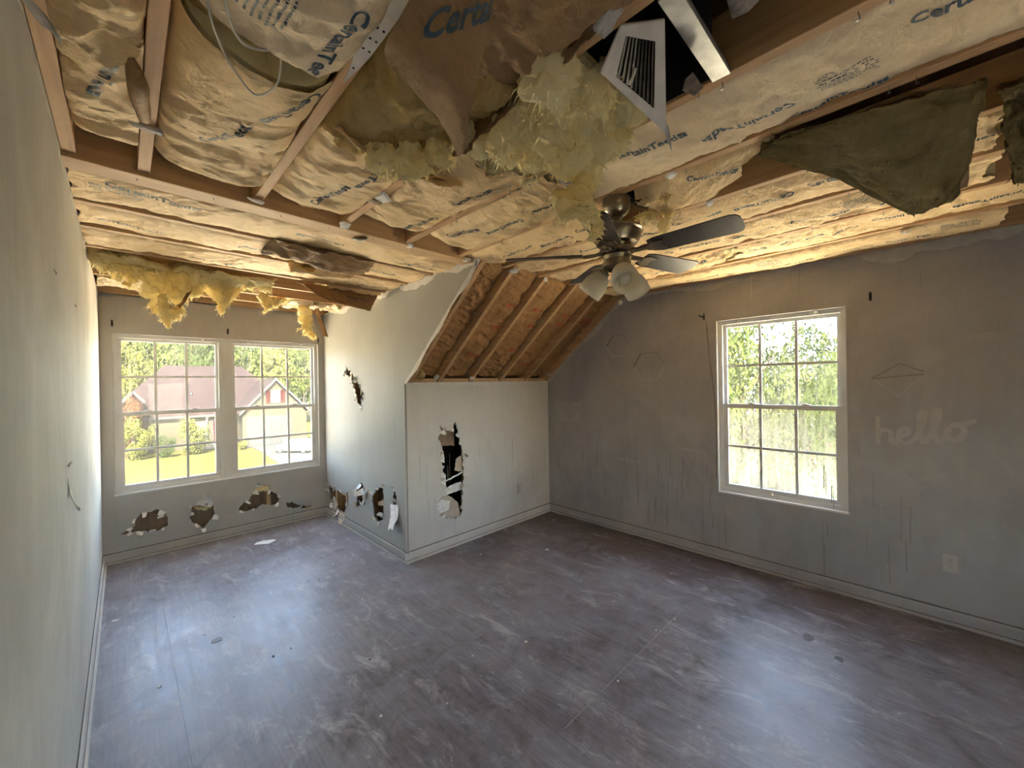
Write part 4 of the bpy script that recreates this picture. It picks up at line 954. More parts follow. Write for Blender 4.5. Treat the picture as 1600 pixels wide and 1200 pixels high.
# brown lettered flap hanging in the third bay
FL = [[(0.591, 0.67, 2.41), (0.646, 0.617, 2.41), (0.701, 0.565, 2.41)], [(0.586, 0.725, 2.37), (0.654, 0.661, 2.37), (0.722, 0.61, 2.38)],
      [(0.59, 0.841, 2.33), (0.665, 0.726, 2.31), (0.745, 0.671, 2.33)], [(0.67, 0.842, 2.29), (0.71, 0.753, 2.27), (0.756, 0.715, 2.28)],
      [(0.768, 0.863, 2.25), (0.77, 0.802, 2.23), (0.772, 0.755, 2.24)], [(0.842, 0.895, 2.218), (0.832, 0.868, 2.215), (0.832, 0.850, 2.22)]]
fl = tag(empty('hanging_paper_flap', (0.68, 0.72, 2.35)), 'large brown paper flap with bold lettering hanging point-down beside the metal strap', 'insulation')
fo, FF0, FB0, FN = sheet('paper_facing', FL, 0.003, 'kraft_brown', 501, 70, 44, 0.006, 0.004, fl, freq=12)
# lettering wrapped on the flap: rows of the grid run along the flap, columns across it
Pt, Ft = text2d('Certai')
below = FF0 if FF0[:, :, 2].mean() < FB0[:, :, 2].mean() else FB0
LV = []
for q in Pt:
    j = (0.30 + (q[0] + 1.35) * 0.25) * 43; i = (0.30 - q[1] * 0.16 - (q[0] + 1.2) * 0.03) * 69
    i = min(max(i, 0), 68.99); j = min(max(j, 0), 42.99); a, b = int(i), int(j); fa, fb = i - a, j - b
    p = below[a, b] * (1 - fa) * (1 - fb) + below[a + 1, b] * fa * (1 - fb) + below[a, b + 1] * (1 - fa) * fb + below[a + 1, b + 1] * fa * fb
    n_ = FN[a, b] if FN[a, b][2] < 0 else -FN[a, b]
    LV.append(p + n_ * 0.0022)
mesh_obj('printed_word', LV, Ft, M['ink'], fl)
o, *_ = sheet('torn_paper_strip', [[(0.985, 0.477, 2.445), (0.993, 0.498, 2.43)], [(0.987, 0.611, 2.44), (0.985, 0.603, 2.41)], [(0.984, 0.824, 2.44), (0.98, 0.790, 2.39)],
      [(0.985, 0.954, 2.43), (0.977, 0.90, 2.365)], [(0.985, 1.052, 2.40), (0.955, 0.96, 2.335)], [(0.965, 1.105, 2.35), (0.955, 1.01, 2.315)]], 0.003, 'kraft_brown', 502, 70, 14, 0.006, 0.006)
tag(o, 'curling brown paper strip still stapled along the joist left of the register', 'paper strip')
o, *_ = sheet('torn_paper_strip', [[(0.65, 1.291, 2.425), (0.622, 1.233, 2.365)], [(0.761, 1.327, 2.415), (0.725, 1.273, 2.355)], [(0.90, 1.361, 2.415), (0.865, 1.321, 2.355)],
      [(1.058, 1.341, 2.41), (1.024, 1.314, 2.352)], [(1.164, 1.277, 2.41), (1.126, 1.255, 2.36)]], 0.002, 'kraft', 503, 80, 12, 0.008, 0.008)
tag(o, 'cream torn paper edge curling under the olive wool of the third bay', 'paper strip')
o, *_ = sheet('torn_paper_strip', [[(1.0, 1.40, 2.43), (1.18, 1.32, 2.42)], [(0.995, 1.33, 2.375), (1.165, 1.275, 2.385)]], 0.002, 'kraft_brown', 504, 24, 24, 0.004, 0.004)
tag(o, 'short brown paper fold hooked over the joist end past the olive wool', 'paper strip')
# the fallen batt on the right: wool side towards the camera, brown paper edge below
HB = [[(1.836, 0.372, 2.435), (1.845, 0.372, 2.432), (1.859, 0.371, 2.43)] ,
      [(1.845, 0.198, 2.43), (1.876, 0.211, 2.365), (1.957, 0.222, 2.315)] ,
      [(1.862, 0.015, 2.42), (1.976, 0.017, 2.3), (2.225, 0.005, 2.2)] ,
      [(1.923, -0.148, 2.42), (1.994, -0.136, 2.29), (2.15, -0.116, 2.18)]]
hb = tag(empty('hanging_insulation_batt', (1.93, 0.1, 2.43)), 'olive-yellow batt fallen on one side, hanging like a triangular sail at upper right', 'insulation', 'fallen batts at the right')
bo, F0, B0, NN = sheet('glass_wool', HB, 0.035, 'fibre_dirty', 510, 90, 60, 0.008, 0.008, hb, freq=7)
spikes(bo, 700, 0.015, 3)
off = NN * (0.042 if np.dot(NN[60, 30], np.array((0.15, 0, 1.57)) - F0[60, 30]) < 0 else -0.042)
pf = [[tuple(F0[i, j] + off[i, j]) for j in (0, 30, 59)] for i in (0, 30, 60, 89)]
sheet('paper_facing', pf, 0.002, 'kraft_brown', 511, 60, 40, 0.003, 0.003, hb)
edge = [F0[i, 59] + off[i, 59] * 0.5 + np.array((0, 0, -0.004)) for i in range(0, 72, 3)]
MB().tube(edge, 0.007, 6).build('paper_edge', M['kraft_brown'], hb)
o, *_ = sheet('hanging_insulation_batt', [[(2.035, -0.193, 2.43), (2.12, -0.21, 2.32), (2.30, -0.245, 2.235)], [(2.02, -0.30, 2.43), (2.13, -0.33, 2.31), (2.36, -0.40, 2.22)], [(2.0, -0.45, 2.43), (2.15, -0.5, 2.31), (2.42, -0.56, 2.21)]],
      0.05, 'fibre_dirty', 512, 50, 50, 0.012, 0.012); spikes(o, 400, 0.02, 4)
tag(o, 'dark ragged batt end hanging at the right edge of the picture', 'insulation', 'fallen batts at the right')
# dormer: lettered flap, crumpled flap and roll
fd = tag(empty('hanging_paper_flap', (1.6, 3.52, 2.42)), 'brown lettered paper flap hanging down against the dormer side wall', 'insulation')
o, F0, B0, NN = sheet('paper_facing', [[(1.18, 3.56, 2.435), (1.205, 3.50, 2.415)], [(1.46, 3.57, 2.44), (1.36, 3.46, 2.305)], [(1.69, 3.575, 2.44), (1.58, 3.48, 2.275)], [(1.90, 3.58, 2.44), (1.78, 3.50, 2.255)]],
                      0.003, 'kraft_brown', 520, 70, 30, 0.004, 0.003, fd)
near = F0 if F0[..., 1].mean() < B0[..., 1].mean() else B0; LV = []
Pt, Ft = text2d('CertainTe')
for q in Pt:
    i = (0.70 - q[0] * 0.062) * 69; j = (0.50 - q[1] * -0.16) * 29; i = min(max(i, 0), 68.99); j = min(max(j, 0), 28.99); a, b = int(i), int(j); fa, fb = i - a, j - b
    p = near[a, b] * (1 - fa) * (1 - fb) + near[a + 1, b] * fa * (1 - fb) + near[a, b + 1] * (1 - fa) * fb + near[a + 1, b + 1] * fa * fb
    n_ = NN[a, b] if NN[a, b][1] < 0 else -NN[a, b]; LV.append(p + n_ * 0.002)
mesh_obj('printed_word', LV, Ft, M['ink'], fd)
o, *_ = sheet('hanging_paper_flap', [[(0.78, 2.86, 2.43), (0.76, 2.74, 2.41), (0.80, 2.60, 2.43)], [(0.98, 2.86, 2.425), (0.98, 2.74, 2.365), (1.0, 2.58, 2.42)], [(1.16, 2.88, 2.42), (1.18, 2.76, 2.355), (1.2, 2.6, 2.42)], [(1.40, 2.90, 2.43), (1.42, 2.78, 2.40), (1.42, 2.62, 2.43)]],
      0.003, 'kraft_brown', 521, 60, 40, 0.014, 0.008, freq=9); tag(o, 'crumpled grey-brown paper belly below the dormer bay behind the header scrap', 'insulation')
o, *_ = sheet('insulation_roll', [[(0.98, 3.02, 2.42), (0.98, 2.96, 2.36), (1.0, 2.92, 2.41)], [(1.2, 3.04, 2.43), (1.2, 2.98, 2.365), (1.2, 2.93, 2.42)], [(1.42, 3.08, 2.43), (1.42, 3.04, 2.40), (1.42, 3.0, 2.43)]],
      0.02, 'kraft', 522, 40, 24, 0.008, 0.006); tag(o, 'pale rolled paper edge of a loosened batt across the middle of the dormer ceiling', 'insulation')
sheet_o, *_ = sheet('torn_wool_sheet', [[(0.95, 2.95, 2.425), (1.0, 2.90, 2.38)], [(1.05, 2.93, 2.42), (1.06, 2.86, 2.35)], [(1.13, 2.90, 2.43), (1.14, 2.84, 2.40)]], 0.012, 'fibre_old', 523, 24, 20, 0.008, 0.008)
tag(sheet_o, 'small olive wool tatter on the roll in the dormer ceiling', 'insulation')

# yellow clumps
fluff('insulation_clump', [(0.98 + 0.06, 0.70, 2.43, 0.07), (1.12, 0.66, 2.42, 0.08), (1.22, 0.68, 2.42, 0.085), (1.13, 0.80, 2.41, 0.09), (1.24, 0.80, 2.40, 0.09), (1.10, 0.94, 2.40, 0.08), (1.20, 0.94, 2.41, 0.07), (1.06, 0.86, 2.40, 0.06),
      (1.30, 0.72, 2.40, 0.075), (1.335, 0.76, 2.36, 0.055), (1.345, 0.79, 2.31, 0.048), (1.335, 0.80, 2.26, 0.045), (1.31, 0.80, 2.215, 0.050), (1.27, 0.80, 2.18, 0.042), (1.335, 0.80, 2.17, 0.042), (1.24, 0.80, 2.15, 0.030), (1.365, 0.80, 2.13, 0.024), (1.35, 0.80, 2.10, 0.016), (1.22, 0.80, 2.12, 0.016)],
      'big yellow wool clump under the register with a strand hanging beside the fan canopy', 601, amp=0.026, freq=13, nsp=2200, ln=0.032)
fluff('insulation_clump', [(0.80, 1.28, 2.375, 0.05), (0.88, 1.22, 2.36, 0.055), (0.93, 1.12, 2.36, 0.05), (0.95, 1.02, 2.375, 0.04), (0.86, 1.32, 2.37, 0.035)], 'pale yellow tuft on the far side of the olive wool, point towards the header', 602, amp=0.02, nsp=700, ln=0.025)
fluff('insulation_clump', [(0.05, 3.70, 2.42, 0.05), (0.14, 3.70, 2.405, 0.065), (0.24, 3.70, 2.39, 0.07), (0.34, 3.71, 2.375, 0.075), (0.44, 3.72, 2.37, 0.075), (0.55, 3.72, 2.375, 0.065), (0.66, 3.74, 2.395, 0.05), (0.77, 3.74, 2.40, 0.045), (0.88, 3.75, 2.41, 0.04), (0.98, 3.75, 2.42, 0.035), (0.36, 3.72, 2.31, 0.06), (0.47, 3.72, 2.31, 0.055), (0.41, 3.73, 2.26, 0.045),
      (0.30, 3.73, 2.26, 0.035, 1, .5, 1.6), (0.315, 3.74, 2.18, 0.024, 1, .5, 2), (0.335, 3.74, 2.13, 0.014, 1, .6, 2), (0.46, 3.74, 2.235, 0.028, 1, .6, 1.6), (0.47, 3.74, 2.17, 0.013, 1, .7, 2.4), (0.20, 3.73, 2.31, 0.022, 1, .6, 2), (0.19, 3.73, 2.265, 0.014), (0.56, 3.74, 2.30, 0.03)],
      'yellow wool torn out along the left end of the dormer ceiling, ragged tails hanging', 603, amp=0.030, freq=15, nsp=2600, ln=0.04, vox=0.010)
fluff('insulation_clump', [(0.70, 3.80, 2.41, 0.035), (0.73, 3.80, 2.36, 0.04), (0.74, 3.80, 2.30, 0.034), (0.72, 3.80, 2.25, 0.024), (0.70, 3.80, 2.19, 0.014), (0.78, 3.80, 2.36, 0.03)], 'yellow pointed tatter hanging above the left window unit', 604, amp=0.022, freq=18, nsp=900)
fluff('insulation_clump', [(0.36, 3.62, 2.13, 0.030), (0.39, 3.62, 2.09, 0.035), (0.42, 3.62, 2.11, 0.028), (0.38, 3.62, 2.04, 0.020), (0.375, 3.62, 2.005, 0.010), (0.35, 3.62, 2.17, 0.016), (0.34, 3.62, 2.21, 0.010)], 'yellow scrap dangling lowest, in front of the left window head', 605, amp=0.020, freq=20, nsp=900, ln=0.025)
o, *_ = sheet('torn_paper_strip', [[(0.35, 3.625, 2.19), (0.37, 3.60, 2.18)], [(0.40, 3.63, 2.14), (0.42, 3.60, 2.125)], [(0.44, 3.66, 2.17), (0.46, 3.62, 2.16)], [(0.50, 3.70, 2.30), (0.52, 3.68, 2.29)], [(0.53, 3.74, 2.40), (0.56, 3.72, 2.40)]], 0.002, 'kraft_brown', 530, 40, 10, 0.004, 0.003)
tag(o, 'thin brown paper strip carrying the lowest dangling yellow scrap', 'paper strip')
fluff('insulation_clump', [(1.10, 4.24, 2.42, 0.03), (1.15, 4.24, 2.38, 0.035), (1.19, 4.24, 2.40, 0.03), (1.13, 4.24, 2.33, 0.022), (1.11, 4.24, 2.28, 0.012), (1.23, 4.24, 2.42, 0.02)], 'small yellow triangular tatter above the window mullion', 606, amp=0.022, freq=18, nsp=700)
fluff('insulation_clump', [(1.50, 4.42, 2.42, 0.05), (1.50, 4.42, 2.35, 0.055), (1.52, 4.42, 2.28, 0.045), (1.54, 4.42, 2.21, 0.045), (1.54, 4.42, 2.14, 0.045), (1.57, 4.42, 2.08, 0.035), (1.47, 4.42, 2.36, 0.035), (1.48, 4.42, 2.18, 0.018), (1.46, 4.42, 2.155, 0.010)],
      'long yellow wool bunch hanging at the right end of the window wall', 607, amp=0.026, freq=16, nsp=1600)
o, *_ = sheet('torn_paper_strip', [[(1.60, 4.44, 2.43), (1.64, 4.42, 2.43)], [(1.63, 4.44, 2.30), (1.66, 4.41, 2.30)], [(1.66, 4.43, 2.20), (1.70, 4.40, 2.19)], [(1.68, 4.42, 2.11), (1.73, 4.40, 2.10)]], 0.002, 'kraft_brown', 531, 40, 10, 0.004, 0.004)
tag(o, 'brown paper strip hanging beside the long yellow bunch', 'paper strip')
# wool pushed out of the holes under the window, and wisps
fluff('insulation_clump', [(1.16, YW + 0.03, 0.43, 0.035), (1.22, YW + 0.03, 0.445, 0.042), (1.28, YW + 0.03, 0.435, 0.035)], 'yellow wool bulging from the widest hole under the window', 608, amp=0.016, nsp=300, ln=0.015, group='wool showing in the wall holes')
fluff('insulation_clump', [(0.67, YW + 0.035, 0.355, 0.03), (0.72, YW + 0.035, 0.355, 0.035), (0.77, YW + 0.035, 0.36, 0.03)], 'yellow wool behind the raised paper flap under the left window unit', 609, amp=0.014, nsp=200, ln=0.012, group='wool showing in the wall holes')
fluff('insulation_clump', [(2.06, YK - 0.02, HK + 0.10, 0.035), (2.08, YK - 0.01, HK + 0.06, 0.03)], 'pale wool tuft at the foot of the first rafter on the knee wall', 610, 'fibre_old', amp=0.014, nsp=150, ln=0.015, group='wool showing in the wall holes')
fluff('insulation_clump', [(1.95, 0.80, 2.40, 0.02), (2.10, 0.86, 2.41, 0.035), (2.2, 0.92, 2.41, 0.03), (2.05, 0.92, 2.40, 0.03)], 'grey-yellow shreds around the fan canopy', 611, 'fibre', amp=0.02, nsp=500, ln=0.03)

# ragged wool sheets still clinging to the dormer joists
for pts, lab, sd in (
    ([[(0.06, 3.60, 2.435), (0.05, 3.70, 2.41), (0.06, 3.84, 2.43)], [(0.36, 3.60, 2.43), (0.36, 3.71, 2.385), (0.37, 3.84, 2.425)], [(0.70, 3.60, 2.43), (0.70, 3.71, 2.40), (0.70, 3.84, 2.43)], [(1.05, 3.61, 2.435), (1.04, 3.72, 2.42), (1.04, 3.83, 2.435)]], 'brownish yellow wool underside spanning the open dormer bay by the left wall', 541),
    ([[(0.64, 3.82, 2.43), (0.60, 3.79, 2.34), (0.66, 3.79, 2.26)], [(0.74, 3.82, 2.43), (0.74, 3.79, 2.33), (0.72, 3.79, 2.20)], [(0.84, 3.82, 2.43), (0.86, 3.80, 2.37), (0.78, 3.80, 2.30)]], 'thin yellow wool rag hanging flat above the left window unit', 542),
    ([[(1.08, 4.28, 2.44), (1.06, 4.26, 2.40), (1.07, 4.25, 2.36)], [(1.18, 4.28, 2.44), (1.16, 4.26, 2.38), (1.12, 4.25, 2.30)], [(1.30, 4.28, 2.44), (1.28, 4.26, 2.41), (1.22, 4.25, 2.38)]], 'small flat yellow rag next to the triangular tatter above the mullion', 543)):
    o, *_ = sheet('wool_rag', pts, 0.02, 'fibre', sd, 50, 40, 0.014, 0.03, freq=14); spikes(o, 500, 0.03, sd); tag(o, lab, 'insulation', 'torn yellow insulation hanging from the ceiling')

# ================================================================== CEILING FAN
FX, FY = 1.842, 0.987
fan = tag(empty('ceiling_fan', (FX, FY, H)), 'five-bladed ceiling fan with dark blades and three frosted glass lamp shades', 'ceiling fan')
c3 = (FX, FY, 0)
smooth_by_angle(MB().lathe([(0.0, 2.452), (0.050, 2.452), (0.064, 2.440), (0.066, 2.405), (0.058, 2.375), (0.040, 2.358), (0.018, 2.352), (0.0, 2.352)], c3, n=40).build('canopy', M['nickel'], fan))
smooth_by_angle(MB().lathe([(0.013, 2.36), (0.013, 2.29)], c3, n=16).lathe([(0.022, 2.318), (0.022, 2.300), (0.014, 2.297)], c3, n=20).build('downrod', M['nickel'], fan))
smooth_by_angle(MB().lathe([(0.0, 2.305), (0.050, 2.303), (0.112, 2.296), (0.122, 2.288), (0.122, 2.281), (0.114, 2.276), (0.110, 2.250), (0.094, 2.226), (0.070, 2.218), (0.066, 2.205), (0.082, 2.200), (0.085, 2.188), (0.075, 2.180), (0.0, 2.180)], c3, n=48).build('motor_housing', M['nickel'], fan))
smooth_by_angle(MB().lathe([(0.0, 2.182), (0.060, 2.180), (0.067, 2.168), (0.062, 2.150), (0.066, 2.142), (0.066, 2.118), (0.050, 2.104), (0.030, 2.098), (0.0, 2.095)], c3, n=40).build('light_kit', M['nickel'], fan))
pitch_b = math.radians(-13)
for k in range(5):
    a = math.radians(-88 + 72 * k); d = np.array((math.cos(a), math.sin(a), 0)); e = np.array((-d[1], d[0], 0)); e2 = e * math.cos(pitch_b) + EZ * math.sin(pitch_b); nrm = np.cross(d, e2)
    O = np.array((FX, FY, 2.176)); outl = []
    for (r, w) in ((0.165, -0.045), (0.20, -0.056), (0.50, -0.066), (0.522, -0.058), (0.533, -0.038), (0.536, 0.0), (0.533, 0.038), (0.522, 0.058), (0.50, 0.066), (0.20, 0.056), (0.165, 0.045)):
        outl.append((r, w))
    bl = fix_normals(MB().prism(outl, O, d, e2, nrm, 0.006).build('blade', M['blade'], fan))
    ir = MB()
    ir.obox(O + d * 0.115 - nrm * 0.004 + EZ * 0.004, d, e2, nrm, 0.09, 0.030, 0.006)
    ir.prism([(0.15, -0.018), (0.19, -0.040), (0.235, -0.034), (0.215, 0.0), (0.235, 0.034), (0.19, 0.040), (0.15, 0.018)], O - nrm * 0.007, d, e2, nrm, 0.005)
    ir.tube([O + d * 0.07 + EZ * 0.014, O + d * 0.10 + EZ * 0.002, O + d * 0.16 - nrm * 0.004], 0.009, 8)
    fix_normals(ir.build('blade_iron', M['nickel'], bl))
    for (r, w) in ((0.195, -0.026), (0.195, 0.026), (0.222, 0.0)): pass
for k, az in enumerate((226, 346, 106)):
    a = math.radians(az); ax = Vector((math.cos(a) * 0.66, math.sin(a) * 0.66, -0.75)).normalized()
    p = Vector((FX, FY, 2.118)) + Vector((math.cos(a), math.sin(a), 0)) * 0.045
    sh = MB().lathe([(0.020, 0.030), (0.030, 0.036), (0.046, 0.055), (0.057, 0.085), (0.061, 0.115), (0.060, 0.150), (0.056, 0.150), (0.057, 0.115), (0.053, 0.086), (0.042, 0.058), (0.026, 0.040)], p, ax, 36).build('lamp_shade', M['frost'], fan, True)
    fix_normals(sh)
    smooth_by_angle(MB().lathe([(0.0, -0.01), (0.014, -0.01), (0.016, 0.015), (0.026, 0.022), (0.027, 0.040), (0.0, 0.042)], p, ax, 20).build('lamp_socket', M['nickel'], fan))
    smooth_by_angle(MB().lathe([(0.0, 0.040), (0.013, 0.042), (0.014, 0.060), (0.026, 0.085), (0.029, 0.105), (0.022, 0.126), (0.0, 0.134)], p, ax, 18).build('bulb', M['frost'], sh))
pc = MB(); pz = 2.10
while pz > 1.945: pc.lathe([(0, 0.0018), (0.0018, 0), (0, -0.0018)], (FX - 0.055, FY - 0.045, pz), n=5); pz -= 0.0042
pc.tube([(FX - 0.055, FY - 0.045, 2.10), (FX - 0.055, FY - 0.045, 1.945)], 0.0008, 4)
pch = pc.build('pull_chain', M['nickel'], fan)
MB().lathe([(0, 0.012), (0.006, 0.010), (0.0105, 0.0), (0.006, -0.010), (0, -0.012)], (FX - 0.055, FY - 0.045, 1.934), n=14).build('pull_knob', M['frost'], pch, True)
# ceiling box and torn wiring beside the canopy
jb = tag(empty('fan_mount', (1.90, 0.98, H)), 'dark wiring tangle and mounting brace above the fan canopy', 'mount')
MB().box((1.79, 0.93, H + 0.005), (1.93, 1.05, H + 0.06)).build('ceiling_box', M['black'], jb)
wr = random.Random(8); wt = MB()
for i in range(9):
    p = np.array((1.90 + wr.uniform(-.02, .03), 0.93 + wr.uniform(-.03, .03), 2.44)); pts = [p]
    for s_ in range(5): p = p + np.array((wr.uniform(-.012, .028), wr.uniform(-.03, .02), wr.uniform(-.012, .008))); pts.append(p)
    wt.tube(catmull(pts, 14), 0.0028, 5)
wt.build('wires', M['black'], jb, True)

# ================================================================== REGISTER AND DUCT
RA, RB, RD, RC = [np.array(q) for q in ((1.021, 0.487, 2.432), (1.077, 0.405, 2.424), (1.047, 0.559, 2.372), (1.268, 0.490, 2.282))]
def RQ(s, t, h=0.0):
    p = RA * (1 - s) * (1 - t) + RB * s * (1 - t) + RC * s * t + RD * (1 - s) * t
    n = np.cross(RC - RA, RD - RB); n /= np.linalg.norm(n); n = n if n[2] < 0 else -n
    return p + n * h
reg = tag(empty('ceiling_register', tuple((RA + RC) / 2)), 'bent white metal air register dangling from the duct opening', 'air vent')
fr_ = MB()
def patch_box(mb, s0, s1, t0, t1, h0, h1):
    q = [RQ(s, t, h) for h in (h0, h1) for s, t in ((s0, t0), (s1, t0), (s1, t1), (s0, t1))]
    mb.add(q, [(0, 3, 2, 1), (4, 5, 6, 7), (0, 1, 5, 4), (1, 2, 6, 5), (2, 3, 7, 6), (3, 0, 4, 7)])
for (s0, s1, t0, t1) in ((0, 1, 0, .17), (0, 1, .85, 1), (0, .18, .17, .85), (.80, 1, .17, .85)): patch_box(fr_, s0, s1, t0, t1, 0.0, 0.004)
for (s0, s1, t0, t1) in ((-.01, 1.01, -.01, .015), (-.01, 1.01, .985, 1.01), (-.01, .015, 0, 1), (.985, 1.01, 0, 1)): patch_box(fr_, s0, s1, t0, t1, -0.012, 0.002)
fix_normals(fr_.build('frame', M['reg'], reg))
for k in range(9):
    s = 0.20 + k * 0.068; b_ = MB()
    q = [RQ(s, .17, 0.001), RQ(s, .85, 0.001), RQ(s + 0.05, .85, -0.016), RQ(s + 0.05, .17, -0.016)]
    b_.add(q + [p + np.array((0.0008, 0.0008, 0.0012)) for p in q], [(0, 1, 2, 3), (7, 6, 5, 4), (0, 4, 5, 1), (1, 5, 6, 2), (2, 6, 7, 3), (3, 7, 4, 0)])
    b_.build('louver', M['reg_dusty'] if k > 3 else M['reg'], reg)
lv = MB(); lv.tube([RQ(.45, .55, 0.002), RQ(.40, .70, 0.016), RQ(.36, .80, 0.018)], 0.004, 6); lv.build('damper_lever', M['reg'], reg)
MB().tube([RQ(1.0, .94, 0.0), RQ(1.05, 1.02, -0.004), RQ(1.10, 1.14, 0.0)], [0.008, 0.006, 0.001], 6).build('spring_clip', M['galv'], reg)
# boot, flange, flexible duct
boot = tag(empty('duct_boot', (1.21, 0.48, H)), 'open galvanised duct boot between two joists, black inside', 'duct')
b_ = MB(); t = 0.003
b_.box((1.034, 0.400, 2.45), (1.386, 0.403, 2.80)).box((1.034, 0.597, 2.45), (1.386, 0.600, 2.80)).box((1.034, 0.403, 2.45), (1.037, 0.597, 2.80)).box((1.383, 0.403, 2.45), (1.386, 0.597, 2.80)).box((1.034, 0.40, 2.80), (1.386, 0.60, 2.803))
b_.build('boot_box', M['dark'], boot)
MB().bbox((1.033, 0.352, 2.434), (1.384, 0.400, 2.438), 0.001).bbox((1.033, 0.396, 2.438), (1.384, 0.4, 2.475), 0.001).bbox((1.033, 0.352, 2.438), (1.384, 0.356, 2.452), 0.001).build('flange', M['galv'], boot)
MB().bbox((1.033, 0.600, 2.432), (1.12, 0.632, 2.436), 0.001).build('flange', M['galv'], boot)
fxp = []
MB().tube([(1.21 + 0.004 * math.sin(i), 0.33 - i * 0.03, 2.60 + 0.006 * i) for i in range(22)], [0.125 + 0.008 * (i % 2) for i in range(22)], 20).build('flexible_duct', M['reg_dusty'], boot, True)
shard_r = tag(MB().prism([(0, 0), (.035, -.012), (.06, .01), (.03, .05), (.008, .03)], (1.245, 0.43, 2.36), (0.8, -0.6, 0), (0, 0, 1), (0.6, 0.8, 0), 0.004).build('mesh_scrap', M['reg_dusty'], None, loc=(1.25, 0.43, 2.36)), 'dark crumpled mesh scrap behind the lower corner of the register', 'scrap')

# metal strap on the joist
st = MB().prism([(0.592, 0.2), (0.628, 0.2), (0.628, 1.00), (0.622, 1.06), (0.612, 1.14), (0.602, 1.06), (0.592, 1.00)], (0, 0, H - 0.0035), EX, EY, EZ, 0.003).build('metal_strap', M['reg'], None, loc=(0.61, 0.7, H))
fix_normals(st); tag(st, 'pale metal strap with punched holes on the joist at top left of centre', 'strap')
for (x, y) in ((0.602, 0.90), (0.602, 0.94), (0.602, 0.98), (0.618, 0.90), (0.618, 0.94), (0.618, 0.98), (0.61, 1.06)):
    MB().lathe([(0, 0), (0.0035, 0), (0.0035, -0.0006), (0, -0.0006)], (x, y, H - 0.0037), n=8).build('punched_hole', M['dark'], st)
# loose white cable looping at the top left
cb = MB().tube(catmull([(0.285, 0.90, 2.42), (0.285, 0.997, 2.36), (0.319, 1.088, 2.345), (0.36, 1.148, 2.335), (0.406, 1.18, 2.325), (0.436, 1.107, 2.33), (0.42, 1.004, 2.36), (0.40, 0.92, 2.42)], 60), 0.0026, 7).build('cable', M['cable'], None, True, loc=(0.36, 1.1, 2.36))
tag(cb, 'thin pale cable looping down from the ceiling at upper left', 'cable')
cb = MB().tube(catmull([(0.275, 0.80, 2.40), (0.30, 0.93, 2.345), (0.345, 1.03, 2.335), (0.40, 1.02, 2.34), (0.43, 0.97, 2.36), (0.46, 0.9, 2.41)], 50), 0.0032, 7).build('cable', M['cable'], None, True, loc=(0.36, 0.95, 2.36))
tag(cb, 'second pale cable arching above the looped one at the top edge', 'cable')
MB()
# ================================================================== PLASTERBOARD SCRAPS LEFT ON THE JOISTS
def scrap(x, y, z, sx, sy, label, seed, tilt=0.2, mat='gypsum', rz=None):
    r = random.Random(seed); n = 11; R = Matrix.Rotation(r.uniform(0, 6.28) if rz is None else rz, 3, 'Z') @ Matrix.Rotation(tilt, 3, 'X') @ Matrix.Rotation(r.uniform(-tilt, tilt), 3, 'Y')
    rad = [r.uniform(.62, 1.1) for _ in range(n)]; V = []
    for lay, (hh, sc) in enumerate(((0.0, 0.9), (-0.006, 1.0), (-0.013, 0.75))):
        for k in range(n):
            a = 2 * math.pi * k / n; p = Vector((math.cos(a) * sx * rad[k] * sc, math.sin(a) * sy * rad[k] * sc, hh + r.uniform(-.002, .002))); V.append(R @ p + Vector((x, y, z)))
    V.append(R @ Vector((0, 0, -0.015)) + Vector((x, y, z)))
    F = [tuple(range(n))] + [(l * n + k, l * n + (k + 1) % n, (l + 1) * n + (k + 1) % n, (l + 1) * n + k) for l in range(2) for k in range(n)] + [(2 * n + k, 2 * n + (k + 1) % n, 3 * n) for k in range(n)]
    o = fix_normals(mesh_obj('plasterboard_scrap', V, F, M[mat], None, False, (x, y, z))); return tag(o, label, 'scrap', 'plasterboard scraps nailed to the joists')
